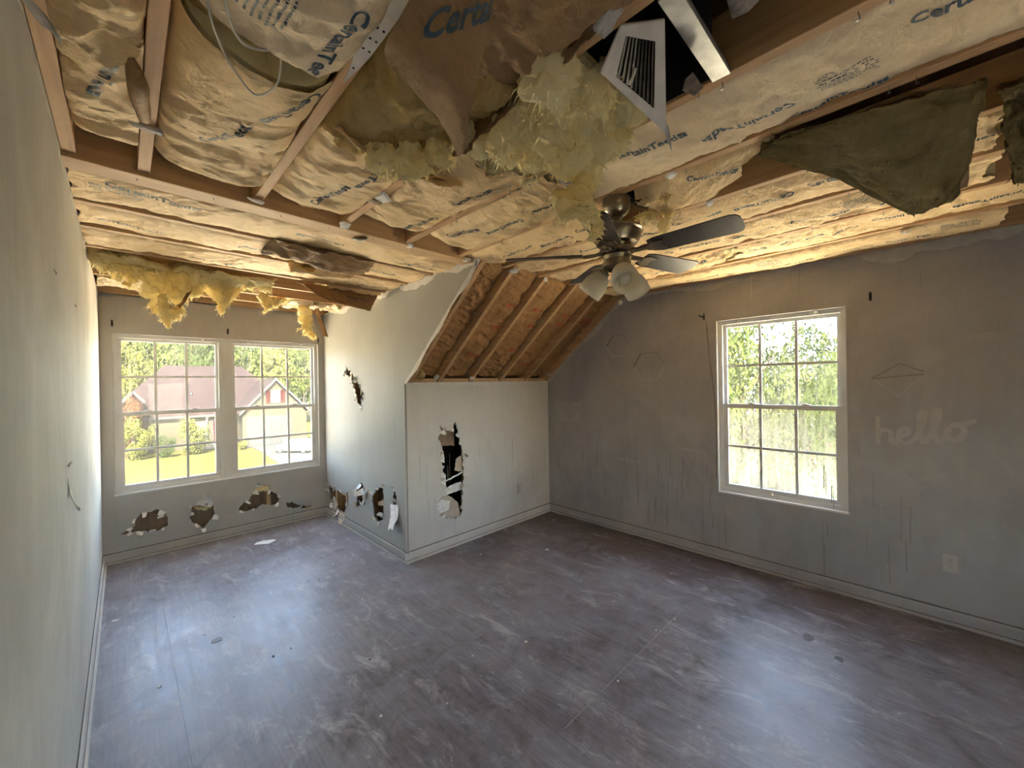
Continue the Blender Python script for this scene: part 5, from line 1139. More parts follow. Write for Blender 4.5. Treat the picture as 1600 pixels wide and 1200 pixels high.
for q in ((0.224, 1.765, H, 0.055, 0.024, 'grey plasterboard scrap across the joist nearest the left wall', 1, 0.1, 'tape_mud_grey', 0.2),
          (0.605, 2.12, H, 0.045, 0.03, 'white scrap where the second joist meets the header beam', 2, 0.2), (1.013, 1.70, H, 0.05, 0.04, 'crumbled white scrap halfway along the joist left of centre', 3, 0.25),
          (1.00, 1.76, H - 0.004, 0.06, 0.012, 'thin sliver beside the crumbled scrap left of centre', 4, 0.1, 'facepaper', 0.1), (1.012, 2.135, H, 0.06, 0.03, 'pale scrap at the third joist end on the header beam', 5, 0.2),
          (1.15, 2.25, H - 0.006, 0.055, 0.05, 'hanging pale scrap on the underside of the header beam', 6, 0.5), (1.42, 2.18, H, 0.055, 0.045, 'light grey scrap on the header beam right of the hanging one', 7, 0.25),
          (1.475, 1.00, H - 0.02, 0.045, 0.06, 'grey fluted scrap left of the yellow strand by the fan', 8, 0.7, 'tape_mud_grey'), (0.99, 0.505, H + 0.0, 0.03, 0.05, 'whitish mesh-tape scrap at the top corner of the register', 9, 0.3, 'tape_mud_grey'),
          (1.805, 0.705, H, 0.022, 0.028, 'small pale scrap on the joist right of the fan canopy', 10, 0.4), (2.205, 0.690, H, 0.022, 0.026, 'small pale scrap on the joist above the right fan blade', 11, 0.3),
          (1.86, 2.17, H, 0.04, 0.03, 'white scrap at the corner where header and dormer side wall meet', 12, 0.2), (2.285, 2.12, H - 0.01, 0.05, 0.035, 'cream scrap at the top of the second rafter', 13, 0.5), (2.66, 2.13, H - 0.01, 0.045, 0.02, 'cream scrap at the top of the third rafter', 14, 0.5),
          (2.22, YK - 0.05, HK + 0.05, 0.03, 0.035, 'white scrap at the foot of the second rafter on the knee wall', 15, 0.9), (2.66, YK - 0.03, HK + 0.04, 0.035, 0.03, 'white scrap at the foot of the third rafter on the knee wall', 16, 0.8),
          (1.96, YK - 0.14, HK + 0.13, 0.04, 0.04, 'torn white flake on the sloping edge of the dormer side wall', 17, 1.2), (3.78, YK - 0.10, HK + 0.07, 0.04, 0.03, 'pale flake in the corner of knee wall and right wall', 18, 0.8, 'tape_mud_grey'),
          (3.80, 1.55, H - 0.0, 0.04, 0.02, 'pale flake on the top edge of the right wall left of the window', 19, 0.3, 'tape_mud_grey'), (3.42, 0.02, H - 0.02, 0.012, 0.028, 'little white flake below the ninth joist near the hanging batt', 20, 0.2)):
    scrap(*q)
# paper wad twisted under the first bay
wad = MB().tube(catmull([(0.175, 1.36, 2.40), (0.19, 1.42, 2.37), (0.195, 1.50, 2.38), (0.205, 1.60, 2.40), (0.21, 1.68, 2.42)], 24), [0.008 + 0.018 * math.sin(min(1, i / 8) * 1.57) * (1 - 0.6 * i / 24) for i in range(24)], 10).build('paper_twist', M['kraft_brown'], None, True, loc=(0.19, 1.5, 2.4))
tag(wad, 'twisted brown paper wad beside the joist nearest the left wall', 'paper strip')

# ================================================================== WALL FITTINGS
def outlet(plane, u, z, label, mat='plastic'):
    O, U, N = PL[plane]; c = O + U * u + EZ * z
    r = tag(empty('wall_outlet', tuple(c)), label, 'outlet', 'wall outlets')
    def blk(n_, du, dz, w, h, d0, d1, m, par): return fix_normals(MB().obox(c + U * du + EZ * dz + N * (d0 + d1) / 2, U, N, EZ, w, d1 - d0, h).build(n_, m, par))
    pl = MB(); w, h = .035, .0575
    P = [(-w, -h), (w, -h), (w, h), (-w, h)]; q = .004
    V = [c + U * x + EZ * y for x, y in P] + [c + U * x * .94 + EZ * y * .96 + N * .005 for x, y in P]
    pl.add(V, [(0, 1, 5, 4), (1, 2, 6, 5), (2, 3, 7, 6), (3, 0, 4, 7), (4, 5, 6, 7)]); po = fix_normals(pl.build('cover_plate', M[mat], r))
    for dz in (-.0195, .0195):
        oc = MB().prism([(.0165 * math.cos(a) if abs(math.cos(a)) < .9 else .0148 * (1 if math.cos(a) > 0 else -1), .0145 * math.sin(a)) for a in [i * math.pi / 8 for i in range(16)]], c + EZ * dz + N * .005, U, EZ, N, .002).build('receptacle', M[mat], r); fix_normals(oc)
        for du, hh in ((-.0063, .008), (.0063, .0065)): blk('slot', du, dz + .002, .0018, hh, .0068, .0073, M['dark'], oc)
        blk('slot', 0, dz - .008, .004, .004, .0068, .0073, M['dark'], oc)
    smooth_by_angle(MB().lathe([(0, .0065), (.003, .006), (.003, .005)], c, N, 10).build('screw', M['steel'], r)); return r
outlet('right', -0.153, 0.386, 'cream double outlet low on the right wall below the ghost word')
outlet('knee', 3.335, 0.377, 'painted-over outlet low on the knee wall near the corner')

def bracket(plane, u, z, label, kind=0):
    O, U, N = PL[plane]; c = O + U * u + EZ * z
    r = tag(empty('curtain_bracket', tuple(c)), label, 'bracket', 'black curtain rod brackets')
    fix_normals(MB().obox(c + N * .002, U, N, EZ, .014, .004, .058).build('back_plate', M['black'], r))
    if kind == 0:
        MB().tube([c + N * .003 + EZ * .012, c + N * .018 + EZ * .010, c + N * .028 + EZ * .014], .0045, 7).tube([c + N * .003 - EZ * .018, c + N * .012 - EZ * .012], .004, 6).build('arm', M['black'], r)
    elif kind == 1:
        MB().tube([c + N * .003, c + N * .03 - EZ * .004, c + N * .045 + U * .012, c + N * .04 + U * .03 + EZ * .012], .006, 7).tube([c + N * .02, c + N * .03 - EZ * .022 - U * .008], .005, 7).build('arm', M['black'], r)
    for s in (-.02, .02): MB().lathe([(0, .006), (.003, .005), (.0035, .004)], c + EZ * s, N, 8).build('screw', M['steel'], r)
bracket('window', 0.086, 2.175, 'black bracket above the left end of the wide window')
bracket('window', 0.948, 2.168, 'black bracket above the mullion of the wide window')
bracket('window', 1.852, 2.131, 'black bracket above the right end of the wide window, behind the yellow bunch')
bracket('right', 1.309, 2.137, 'hooked black bracket left of the dirty window', 1)
bracket('right', 0.203, 2.134, 'plain black bracket right of the dirty window')

# nails and cuts in the left wall, flap at its small hole
for (y, z, l, lab) in ((1.922, 1.951, .05, 'thin dark nail in the left wall, nearer the camera'), (2.67, 1.956, .03, 'thin dark nail in the left wall, nearer the window')):
    tag(MB().tube([(0.0, y - l / 2, z + .004), (0.004, y, z), (0.002, y + l / 2, z - .002)], .0015, 6).build('nail', M['black'], None, loc=(0, y, z)), lab, 'nail')
flap('left', (2.235, 1.21), -1.5, 0.035, 0.10, 0.5, M['gypsum'], wall_left, 31)
flap('left', (2.20, 1.285), 0.3, 0.012, 0.05, 0.2, M['facepaper'], wall_left, 32)
flap('left', (1.20, 2.42), -1.55, 0.05, 0.16, 0.9, M['gypsum'], wall_left, 33)
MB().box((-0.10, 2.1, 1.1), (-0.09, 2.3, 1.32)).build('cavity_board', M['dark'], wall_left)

# marks on the right wall where hangings and stickers were: slightly different film of smoke
M['ghost_light'] = plain('clean_patch', (0.40, 0.38, 0.355), 0.65, var=0.06, scale=25)
M['ghost_dark'] = plain('soot_line', (0.215, 0.20, 0.18), 0.7, var=0.12, scale=25)
M['ghost_faint'] = plain('paler_patch', (0.355, 0.338, 0.315), 0.65, var=0.1, scale=9)
M['tape_clear'] = plain('old_tape', (0.35, 0.325, 0.29), 0.3, var=0.08, scale=9)
M['drip_knee'] = plain('drip_stain', (0.38, 0.345, 0.295), 0.7, var=0.1)
def ribbon(plane, pts, w, mat, parent, name, h=0.0006, closed=False, n=None):
    O, U, N = PL[plane]; P = np.asarray(pts, float)
    if closed: P = np.vstack([P, P[:1]])
    if n: P = catmull(P, n)
    d = np.gradient(P, axis=0); d /= np.linalg.norm(d, axis=1, keepdims=True) + 1e-9; q = np.stack([-d[:, 1], d[:, 0]], 1); m = len(P)
    ww = w * (0.85 + 0.3 * np.abs(fbm(np.arange(m) * .21, 1.0, seed=int(m)))) if n else np.full(m, w)
    L, R = P + q * ww[:, None] / 2, P - q * ww[:, None] / 2
    hs_ = np.tile(h + np.arange(m) * 5e-6, 2)
    V = [O + U * p[0] + EZ * p[1] + N * k for p, k in zip(np.vstack([L, R]), hs_)]
    return mesh_obj(name, V, [(i, i + 1, m + i + 1, m + i) for i in range(m - 1)], M[mat], parent)
hel = [(0, 2), (0, 1), (0, 0), (0.02, .7), (.3, 1), (.58, .8), (.65, .1), (.85, .02), (1.0, .45), (1.35, .6), (1.35, .95), (1.1, 1.0), (.95, .6), (1.05, .12), (1.4, 0), (1.7, .35), (2.0, 1.2), (2.1, 1.9), (1.96, 2.05), (1.86, 1.6), (1.9, .4), (2.05, 0), (2.3, .35),
       (2.6, 1.2), (2.7, 1.9), (2.56, 2.05), (2.46, 1.6), (2.5, .4), (2.65, 0), (2.9, .3), (3.05, .8), (3.4, 1.0), (3.65, .6), (3.45, .07), (3.15, .05), (3.0, .5), (3.2, .95), (3.6, 1.0), (4.1, 1.2)]
ribbon('right', [(0.175 - x * 0.108, 1.105 + y * 0.098 + x * 0.018) for x, y in hel], 0.026, 'ghost_light', wall_right, 'ghost_lettering', n=220)
def hexa(cy, cz, R, mat1, mat2):
    P = [(cy + R * math.cos(a), cz + R * math.sin(a) * 0.92) for a in [k * math.pi / 3 for k in range(7)]]
    ribbon('right', P[3:7], 0.018, mat1, wall_right, 'ghost_outline'); ribbon('right', P[0:2], 0.018, mat2, wall_right, 'ghost_outline', 0.0008); ribbon('right', P[1:4], 0.006, mat2, wall_right, 'ghost_outline', 0.0007)
hexa(2.175, 1.945, 0.135, 'ghost_light', 'ghost_dark'); hexa(1.835, 1.715, 0.165, 'ghost_light', 'ghost_dark')
ribbon('right', [(0.20, 1.565), (0.06, 1.66), (-0.05, 1.60)], 0.008, 'ghost_dark', wall_right, 'ghost_outline'); ribbon('right', [(0.205, 1.56), (-0.05, 1.585)], 0.008, 'ghost_dark', wall_right, 'ghost_outline', 0.0008); ribbon('right', [(0.19, 1.55), (0.07, 1.44), (-0.04, 1.57)], 0.006, 'ghost_light', wall_right, 'ghost_outline', 0.0007)
def patch(plane, poly, mat, parent, name, seed, amp=0.006, h=0.0006):
    O, U, N = PL[plane]; P = jagged(poly, amp, 0.03, seed); V = [O + U * p[0] + EZ * p[1] + N * h for p in P]
    bm = bmesh.new(); f = bm.faces.new([bm.verts.new(v) for v in V]); bmesh.ops.triangulate(bm, faces=[f]); bm.verts.index_update()
    o = mesh_obj(name, [v.co[:] for v in bm.verts], [[v.index for v in f.verts] for f in bm.faces], M[mat], parent); bm.free(); return o
patch('right', rect(2.66, 1.10, 3.03, 1.34), 'ghost_faint', wall_right, 'clean_patch', 1, 0.012)
patch('right', [(0.02, 0.90), (-0.12, 0.88), (-0.16, 0.95), (-0.08, 1.02), (0.0, 1.04), (0.06, 0.96)], 'ghost_faint', wall_right, 'clean_patch', 2)
patch('right', [(-0.30, 1.10), (-0.40, 1.02), (-0.42, 0.96), (-0.36, 1.02), (-0.31, 1.06)], 'ghost_faint', wall_right, 'clean_patch', 3, .003)
ribbon('right', [(2.20, 0.755), (1.95, 0.745)], 0.012, 'ghost_light', wall_right, 'ghost_outline'); ribbon('right', [(1.58, 0.94), (1.30, 0.91)], 0.010, 'ghost_light', wall_right, 'ghost_outline')
tz = [0.66, 0.80, 0.97, 1.13, 1.30, 1.50, 1.72, 1.90, 2.00]
for i, (a, b) in enumerate(zip(tz[:-1], tz[1:])):
    patch('right', rect(0.268, a + .004, 0.322, b - .004), 'tape_clear' if i % 2 else 'ghost_faint', wall_right, 'tape_piece', 20 + i, .0015, 0.0007)
ribbon('right', [(1.29, 2.10), (1.27, 1.8), (1.235, 1.45), (1.22, 1.1), (1.225, 0.7)], 0.012, 'ghost_dark', wall_right, 'soot_run', n=40)
for i in range(95):     # drips below the windows and along the wall foot
    y = rng.choice((rng.uniform(1.15, 2.7), rng.uniform(1.25, 2.4), rng.uniform(1.2, 2.0), rng.uniform(1.15, 2.7), rng.uniform(0.0, 0.5))); z = rng.uniform(.30, .95); ribbon('right', [(y, z), (y + rng.uniform(-.004, .004), z - rng.uniform(.08, .3))], rng.uniform(.0025, .0055), 'ghost_dark' if rng.random() < .75 else 'ghost_light', wall_right, 'drip')
for i in range(30):
    x = rng.uniform(1.95, 3.8); z = rng.uniform(.35, 1.1); ribbon('knee', [(x, z), (x + rng.uniform(-.004, .004), z - rng.uniform(.1, .35))], rng.uniform(.002, .004), 'drip_knee', wall_knee, 'drip')
patch('right', [(-0.15, 1.78), (-0.60, 1.78), (-0.60, 1.86), (-0.35, 1.83), (-0.15, 1.80)], 'ghost_faint', wall_right, 'clean_patch', 41, .008)
patch('right', [(-0.02, 1.60), (-0.14, 1.60), (-0.16, 1.70), (-0.12, 1.78), (-0.03, 1.78), (0.0, 1.70)], 'ghost_faint', wall_right, 'clean_patch', 42, .01)
tag(MB().tube([(XR - 0.012, 0.93, H), (XR - 0.006, 0.932, 2.22)], 0.0012, 5).build('string', M['cable'], None, loc=(XR - 0.01, 0.93, H)), 'thin pale string hanging down the right wall above the window', 'string')

# ================================================================== ON THE FLOOR
def chip(x, y, s, mat, name, label, cat, group, seed, t=0.004):
    r = random.Random(seed); n = 7; P = [(x + s * r.uniform(.5, 1.1) * math.cos(k * 6.283 / n), y + s * r.uniform(.4, 1.0) * math.sin(k * 6.283 / n)) for k in range(n)]
    return tag(fix_normals(MB().prism([(a - x, b - y) for a, b in P], (x, y, 0.0002), EX, EY, EZ, t).build(name, M[mat], None, loc=(x, y, 0))), label, cat, group)
pp = MB(); pv = [(1.06, 4.63), (1.17, 4.55), (1.25, 4.60), (1.23, 4.645), (1.14, 4.68), (1.09, 4.67)]
tag(fix_normals(MB().prism([(a - 1.15, b - 4.61) for a, b in pv], (1.15, 4.61, 0.001), EX, EY, EZ, 0.003).build('paper_sheet', M['paper'], None, loc=(1.15, 4.61, 0))), 'white torn paper lying on the floor below the window', 'paper')
chip(2.96, 2.42, 0.028, 'gypsum', 'plaster_chip', 'white plaster chip on the floor in front of the knee wall corner', 'chip', None, 1, .01)
chip(0.091, 3.82, 0.022, 'gypsum', 'plaster_chip', 'white plaster chip on the floor against the left wall', 'chip', None, 2)
chip(0.544, 3.066, 0.045, 'stain', 'soot_flake', 'flat dark flake on the floor left of centre', 'flake', None, 3, .001)
chip(3.10, 0.46, 0.05, 'stain', 'soot_flake', 'flat dark flake on the floor near the right wall', 'flake', None, 4, .001)
chip(2.98, 0.30, 0.03, 'stain', 'soot_flake', 'smaller dark flake beside the one near the right wall', 'flake', None, 5, .001)
cr_ = random.Random(12)
for i in range(34):
    x, y = cr_.choice([(cr_.uniform(.1, 1.8), cr_.uniform(2.2, 4.9)), (cr_.uniform(.6, 3.6), cr_.uniform(.6, 3.0))])
    chip(x, y, cr_.uniform(.004, .011), 'gypsum' if cr_.random() < .7 else 'dark', 'crumb', 'tiny crumb of debris scattered on the subfloor', 'crumb', 'crumbs on the floor', 50 + i, .003)
for i, (a, b) in enumerate((((2.25, 1.62), (2.28, 1.40)), ((1.45, 1.9), (1.5, 1.83)), ((2.1, 2.45), (2.35, 2.2)), ((2.4, 2.0), (2.62, 1.92)), ((1.9, .98), (1.93, .86)))):
    pass

# ================================================================== OUTSIDE
def grass_mat():
    m, nt, b, out = new_mat('lawn'); v = coords(nt); f = noise(nt, v, 0.35, 6, .6); g = noise(nt, v, 6, 5, .7)
    c = ramp(nt, f, [(.3, (0.0198, 0.019, 0.0039)), (.7, (0.0336, 0.0293, 0.0073))]); c = mixc(nt, .45, c, ramp(nt, g, [(.3, (0.0129, 0.0138, 0.003)), (.7, (0.0431, 0.0379, 0.0104))]))
    nt.links.new(c, b.inputs['Base Color']); b.inputs['Roughness'].default_value = 1.0; bump(nt, b, g, .6, .1); return m
M['lawn'] = grass_mat()
M['concrete'] = plain('driveway_concrete', (0.0248, 0.0238, 0.0219), 0.9, var=.08, scale=1.2)
def shingle_mat():
    m, nt, b, out = new_mat('roof_shingles'); v = coords(nt, (1, 1, 1)); br = nd(nt, 'ShaderNodeTexBrick')
    tc = nd(nt, 'ShaderNodeTexCoord'); sx = nd(nt, 'ShaderNodeSeparateXYZ'); cx = nd(nt, 'ShaderNodeCombineXYZ'); nt.links.new(tc.outputs['Object'], sx.inputs[0]); nt.links.new(sx.outputs[0], cx.inputs[0]); nt.links.new(sx.outputs[2], cx.inputs[1]); nt.links.new(cx.outputs[0], br.inputs[0])
    br.inputs['Scale'].default_value = 3.2; br.inputs['Color1'].default_value = (0.0112, 0.0073, 0.0071, 1); br.inputs['Color2'].default_value = (0.0141, 0.0098, 0.0092, 1); br.inputs['Mortar'].default_value = (0.0073, 0.0049, 0.0047, 1); br.inputs['Mortar Size'].default_value = 0.02
    nt.links.new(mixc(nt, .35, br.outputs[0], ramp(nt, noise(nt, v, 1.5, 5), [(.3, (0.0096, 0.0064, 0.0062)), (.7, (0.0154, 0.0107, 0.0101))])), b.inputs['Base Color']); b.inputs['Roughness'].default_value = .9; return m
M['shingle'] = shingle_mat()
def siding_mat():
    m, nt, b, out = new_mat('cream_siding'); tc = nd(nt, 'ShaderNodeTexCoord'); w = nd(nt, 'ShaderNodeTexWave', wave_type='BANDS', bands_direction='Z', wave_profile='SAW'); w.inputs['Scale'].default_value = 2.6
    nt.links.new(tc.outputs['Object'], w.inputs[0]); nt.links.new(ramp(nt, w.outputs[0], [(0, (0.0278, 0.0241, 0.0142)), (.2, (0.0324, 0.0284, 0.0179)), (1, (0.0346, 0.0303, 0.0197))]), b.inputs['Base Color']); b.inputs['Roughness'].default_value = .7; bump(nt, b, w.outputs[0], .4, .03); return m
M['siding'] = siding_mat()
M['hwhite'] = plain('white_paint', (0.0289, 0.0283, 0.0264), .6, var=.04, scale=2); M['hred'] = plain('red_paint', (0.0175, 0.0031, 0.0027), .5); M['hbrick'] = plain('brick_red', (0.0165, 0.007, 0.0053), .9, var=.3, scale=8)
M['hglass'] = plain('dark_glass', (0.16, 0.19, 0.22), .12); M['bark'] = plain('bark', (0.12, 0.085, 0.06), .95, var=.35, scale=5, bmp=.5)
M['car_white'] = plain('car_paint_white', (0.0202, 0.0205, 0.021), .25, var=.02); M['tyre'] = plain('tyre_rubber', (0.0025, 0.0025, 0.0025), .9)

ground = tag(MB().box((-70, 6.0, ZG - .3), (90, 140, ZG)).box((4.3, -60, ZG - .3), (90, 6.0, ZG)).box((-70, -60, ZG - .3), (4.3, -2.6, ZG)).build('ground', M['lawn']), kind='structure')
drive = tag(fix_normals(MB().prism([(10.2, 38), (10.9, 50.5), (11.0, 55.4), (17.2, 55.4), (18.2, 48), (18.6, 38)], (0, 0, ZG + .01), EX, EY, EZ, .04).build('driveway', M['concrete'])), kind='structure')

M['forecourt'] = plain('pale_concrete', (0.80, 0.68, 0.48), 0.9, var=.08, scale=.8)  # unseen pale paving, added to bounce sunlight up to the ceiling
tag(MB().box((-14, 6.5, ZG), (26, 33, ZG + .05)).build('forecourt', M['forecourt']), kind='structure')
tag(MB().box((5.0, -14, ZG), (16.5, 6.4, ZG + .05)).build('side_yard', M['forecourt']), kind='structure')  # second added bounce surface, out of view below the right-hand window
hs = tag(empty('neighbour_house', (8, 59, ZG)), 'cream sided house with red-brown hipped roof and garage gable across the lawn', 'house')
FYh, EZh, RZh, RYh = 59.2, -1.63, 4.52, 66.4
# main block
MB().box((-1.0, FYh + .3, ZG), (16.5, RYh + 6.6, EZh)).build('wall', M['siding'], hs)
xa, xb = -1.8, 17.4; rx0, rx1 = 3.85, 12.07; yb = RYh + 7.2
ro = MB(); rv = [(xa, FYh, EZh), (xb, FYh, EZh), (xb, yb, EZh), (xa, yb, EZh), (rx0, RYh, RZh), (rx1, RYh, RZh)]
ro.add(rv, [(0, 1, 5, 4), (1, 2, 5), (2, 3, 4, 5), (3, 0, 4), (3, 2, 1, 0)]); fix_normals(ro.build('roof', M['shingle'], hs))
MB().box((xa, FYh - .03, EZh - .22), (xb, FYh + .05, EZh + .02)).build('fascia', M['hwhite'], hs)
MB().lathe([(0, 0), (.16, 0), (.16, .35), (0, .35)], (6.05, 62.0, 0.75), n=12).build('roof_vent', M['hwhite'], hs)
# garage wing with front gable
gx0, gx1, gy, gap = 9.74, 17.46, 55.2, 2.54; gm = (gx0 + gx1) / 2
MB().prism([(gx0 + .35, ZG), (gx1 - .35, ZG), (gx1 - .35, EZh + .05), (gm, gap - .20), (gx0 + .35, EZh + .05)], (0, gy + .25, 0), EX, EZ, EY, 5.0).build('gable_wall', M['siding'], hs)
for sx, nm in ((gx0, 'gable_roof'), (gx1, 'gable_roof')):
    q = [(sx, gy, EZh), (gm, gy, gap), (gm, 64.2, gap), (sx, 59.6, EZh)]
    fix_normals(MB().add(q + [(a, b, c + .16) for a, b, c in q], [(0, 1, 2, 3), (7, 6, 5, 4), (0, 4, 5, 1), (1, 5, 6, 2), (2, 6, 7, 3), (3, 7, 4, 0)]).build(nm, M['shingle'], hs))
    q = [(sx, gy - .06, EZh - .16), (gm, gy - .06, gap - .16), (gm, gy - .06, gap + .18), (sx, gy - .06, EZh + .18)]
    fix_normals(MB().add(q + [(a, b + .08, c) for a, b, c in q], [(0, 1, 2, 3), (7, 6, 5, 4), (0, 4, 5, 1), (1, 5, 6, 2), (2, 6, 7, 3), (3, 7, 4, 0)]).build('rake_board', M['hwhite'], hs))
def hwin(x0, x1, z0, z1, y, cols=2, rows=3):
    w = MB().box((x0 - .1, y - .06, z0 - .1), (x1 + .1, y, z1 + .1)).build('window', M['hwhite'], hs)
    for i in range(cols):
        for j in range(rows):
            a, b = x0 + (x1 - x0) * i / cols, x0 + (x1 - x0) * (i + 1) / cols; c, d = z0 + (z1 - z0) * j / rows, z0 + (z1 - z0) * (j + 1) / rows
            MB().box((a + .04, y - .075, c + .04), (b - .04, y - .055, d - .04)).build('pane', M['hglass'], w)
hwin(13.12, 14.0, -.30, 1.12, gy + .25); hwin(9.2, 9.55, -3.9, -2.3, FYh + .3, 1, 2); hwin(6.4, 7.2, -4.0, -2.5, FYh + .3)
for a, b in ((12.52, 12.98), (14.15, 14.6)): MB().box((a, gy + .18, -.36), (b, gy + .26, 1.18)).build('shutter', M['hred'], hs)
gd = MB().box((10.45, gy + .17, ZG + .02), (15.3, gy + .26, -1.95)).build('garage_door', M['hwhite'], hs)
for i in range(4):
    for j in range(4):
        MB().box((10.6 + i * 1.19, gy + .14, ZG + .15 + j * .88), (10.6 + i * 1.19 + 1.02, gy + .18, ZG + .85 + j * .88)).build('panel', M['hwhite'], gd)
fdr = MB().box((7.85, FYh + .2, -4.9), (8.65, FYh + .3, -2.35)).build('front_door', M['hred'], hs)
MB().box((7.7, FYh + .24, -4.9), (7.85, FYh + .32, -2.2)).box((8.65, FYh + .24, -4.9), (8.8, FYh + .32, -2.2)).box((7.7, FYh + .24, -2.35), (8.8, FYh + .32, -2.2)).build('door_frame', M['hwhite'], hs)
for x in (7.2, 9.3): MB().box((x - .09, FYh + .0, ZG + .5), (x + .09, FYh + .15, EZh)).build('porch_post', M['hwhite'], hs)
MB().box((6.6, FYh - 1.0, ZG), (9.6, FYh + .3, ZG + .55)).build('porch_step', M['concrete'], hs)
# small brick entry gable at the left end
MB().prism([(0.2, ZG), (1.6, ZG), (1.6, .3), (.85, 1.15), (.1, .3)], (0, 57.6, 0), EX, EZ, EY, 2.0).build('gable_wall', M['hbrick'], hs)
for a, b in (((-.15, .05), (.85, 1.30)), ((.85, 1.30), (1.75, .15))):
    L = math.hypot(b[0] - a[0], b[1] - a[1]); u = np.array(((b[0] - a[0]) / L, 0, (b[1] - a[1]) / L)); w = np.array((-u[2], 0, u[0])); c = np.array(((a[0] + b[0]) / 2, 58.9, (a[1] + b[1]) / 2))
    MB().obox(c, u, w, EY, L, .25, 3.0).build('rake_board', M['hwhite'], hs)

# white car on the driveway
car = tag(empty('parked_car', (13.6, 47.4, ZG + .05)), 'white saloon car parked on the concrete driveway', 'car'); car.rotation_euler.z = math.radians(128)
def carpart(name, mb, mat, par=car, smooth=False):
    me = bpy.data.meshes.new(name); me.from_pydata(mb.v, [], mb.f); me.update(); o = bpy.data.objects.new(name, me); col.objects.link(o); o.parent = par; me.materials.append(M[mat]); fix_normals(o)
    return smooth_by_angle(o, 40) if smooth else o
def loft(secs):   # sections: (x, half width, z low, z high, top half width)
    mb = MB(); 
    for (x, w, a, b, tw) in secs: mb.v += [(x, -w, a), (x, -w, (a + b * 2) / 3), (x, -tw, b), (x, tw, b), (x, w, (a + b * 2) / 3), (x, w, a)]
    for i in range(len(secs) - 1):
        for k in range(6): mb.f.append((i * 6 + k, i * 6 + (k + 1) % 6, (i + 1) * 6 + (k + 1) % 6, (i + 1) * 6 + k))
    mb.f += [(5, 4, 3, 2, 1, 0), tuple((len(secs) - 1) * 6 + k for k in range(6))]; return mb
carpart('body', loft([(-2.25, .70, .35, .80, .62), (-2.1, .86, .25, .95, .76), (-1.0, .90, .22, .98, .80), (.6, .90, .22, .96, .80), (1.7, .88, .22, .88, .74), (2.15, .80, .28, .74, .64), (2.25, .66, .34, .62, .55)]), 'car_white', smooth=True)
carpart('cabin', loft([(-1.75, .76, .93, .98, .74), (-1.1, .76, .93, 1.40, .60), (-.1, .76, .93, 1.46, .62), (.55, .76, .93, 1.32, .58), (1.15, .76, .90, .95, .72)]), 'hglass', smooth=True)
carpart('roof_panel', loft([(-1.12, .60, 1.38, 1.42, .56), (-.1, .63, 1.44, 1.49, .58), (.52, .60, 1.31, 1.36, .55)]), 'car_white')
for x in (-1.35, 1.35):
    for s in (-1, 1):
        wmb = MB().lathe([(0, -.1), (.30, -.1), (.32, -.05), (.32, .05), (.30, .1), (0, .1)], (x, s * .80, .32), (0, 1, 0), 18); wo = carpart('wheel', wmb, 'tyre')
        carpart('hubcap', MB().lathe([(0, .11 * s), (.18, .108 * s), (.19, .09 * s)], (x, s * .80, .32), (0, 1, 0), 14), 'galv', wo)

# foliage
def leaf_mat(name, a, b):
    m, nt, bs, out = new_mat(name); f = noise(nt, coords(nt), .9, 4, .6); c = ramp(nt, f, [(.3, a), (.7, b)])
    nt.links.new(c, bs.inputs['Base Color']); bs.inputs['Roughness'].default_value = .6
    tr = nd(nt, 'ShaderNodeBsdfTranslucent'); nt.links.new(c, tr.inputs[0]); mx = nd(nt, 'ShaderNodeMixShader'); mx.inputs[0].default_value = .35
    nt.links.new(bs.outputs[0], mx.inputs[1]); nt.links.new(tr.outputs[0], mx.inputs[2]); nt.links.new(mx.outputs[0], out.inputs[0]); return m
M['leaf1'] = leaf_mat('leaves_mid', (0.029, 0.0379, 0.009), (0.0632, 0.0711, 0.0185)); M['leaf2'] = leaf_mat('leaves_yellowish', (0.0527, 0.0553, 0.0105), (0.0948, 0.0921, 0.0237)); M['leaf3'] = leaf_mat('leaves_dark', (0.0185, 0.0274, 0.0084), (0.0369, 0.0463, 0.0147))
M['leaf4'] = leaf_mat('leaves_fresh', (0.0281, 0.0404, 0.009), (0.0562, 0.0702, 0.0168))
M['leaf_red'] = leaf_mat('leaves_reddish', (0.0601, 0.0355, 0.0137), (0.0928, 0.0437, 0.0218))
def crown_mesh(name, n, leaf, seed, clumps=26, flat=1.0):
    """unit crown (radius 1, height 2): leaf blades gathered in clumps"""
    r = np.random.RandomState(seed); d = r.normal(size=(clumps, 3)); d /= np.linalg.norm(d, axis=1, keepdims=True); cc = d * (r.uniform(.35, .85, (clumps, 1))); cc[:, 2] *= flat
    k = r.randint(0, clumps, n); q = r.normal(size=(n, 3)); q /= np.linalg.norm(q, axis=1, keepdims=True); p = cc[k] + q * (r.uniform(.5, 1, (n, 1)) ** .5) * r.uniform(.22, .36, (clumps, 1))[k]
    nrm = q + r.normal(0, .6, (n, 3)) + np.array((0, 0, .4)); nrm /= np.linalg.norm(nrm, axis=1, keepdims=True); t = np.cross(nrm, r.normal(size=(n, 3))); t /= np.linalg.norm(t, axis=1, keepdims=True); s = np.cross(nrm, t)
    L = leaf * r.uniform(.6, 1.3, (n, 1)); V = np.stack([p - t * L, p - s * L * .5, p + t * L, p + s * L * .5], 1).reshape(-1, 3)
    me = bpy.data.meshes.new(name); me.from_pydata(V.tolist(), [], np.arange(4 * n).reshape(n, 4).tolist()); me.update(); return me
CR = [crown_mesh('crown', 5200, .055, 1), crown_mesh('crown', 5200, .05, 2, 34), crown_mesh('crown', 9000, .030, 3, 40), crown_mesh('bush', 3600, .055, 4, 22)]
CRM = {}
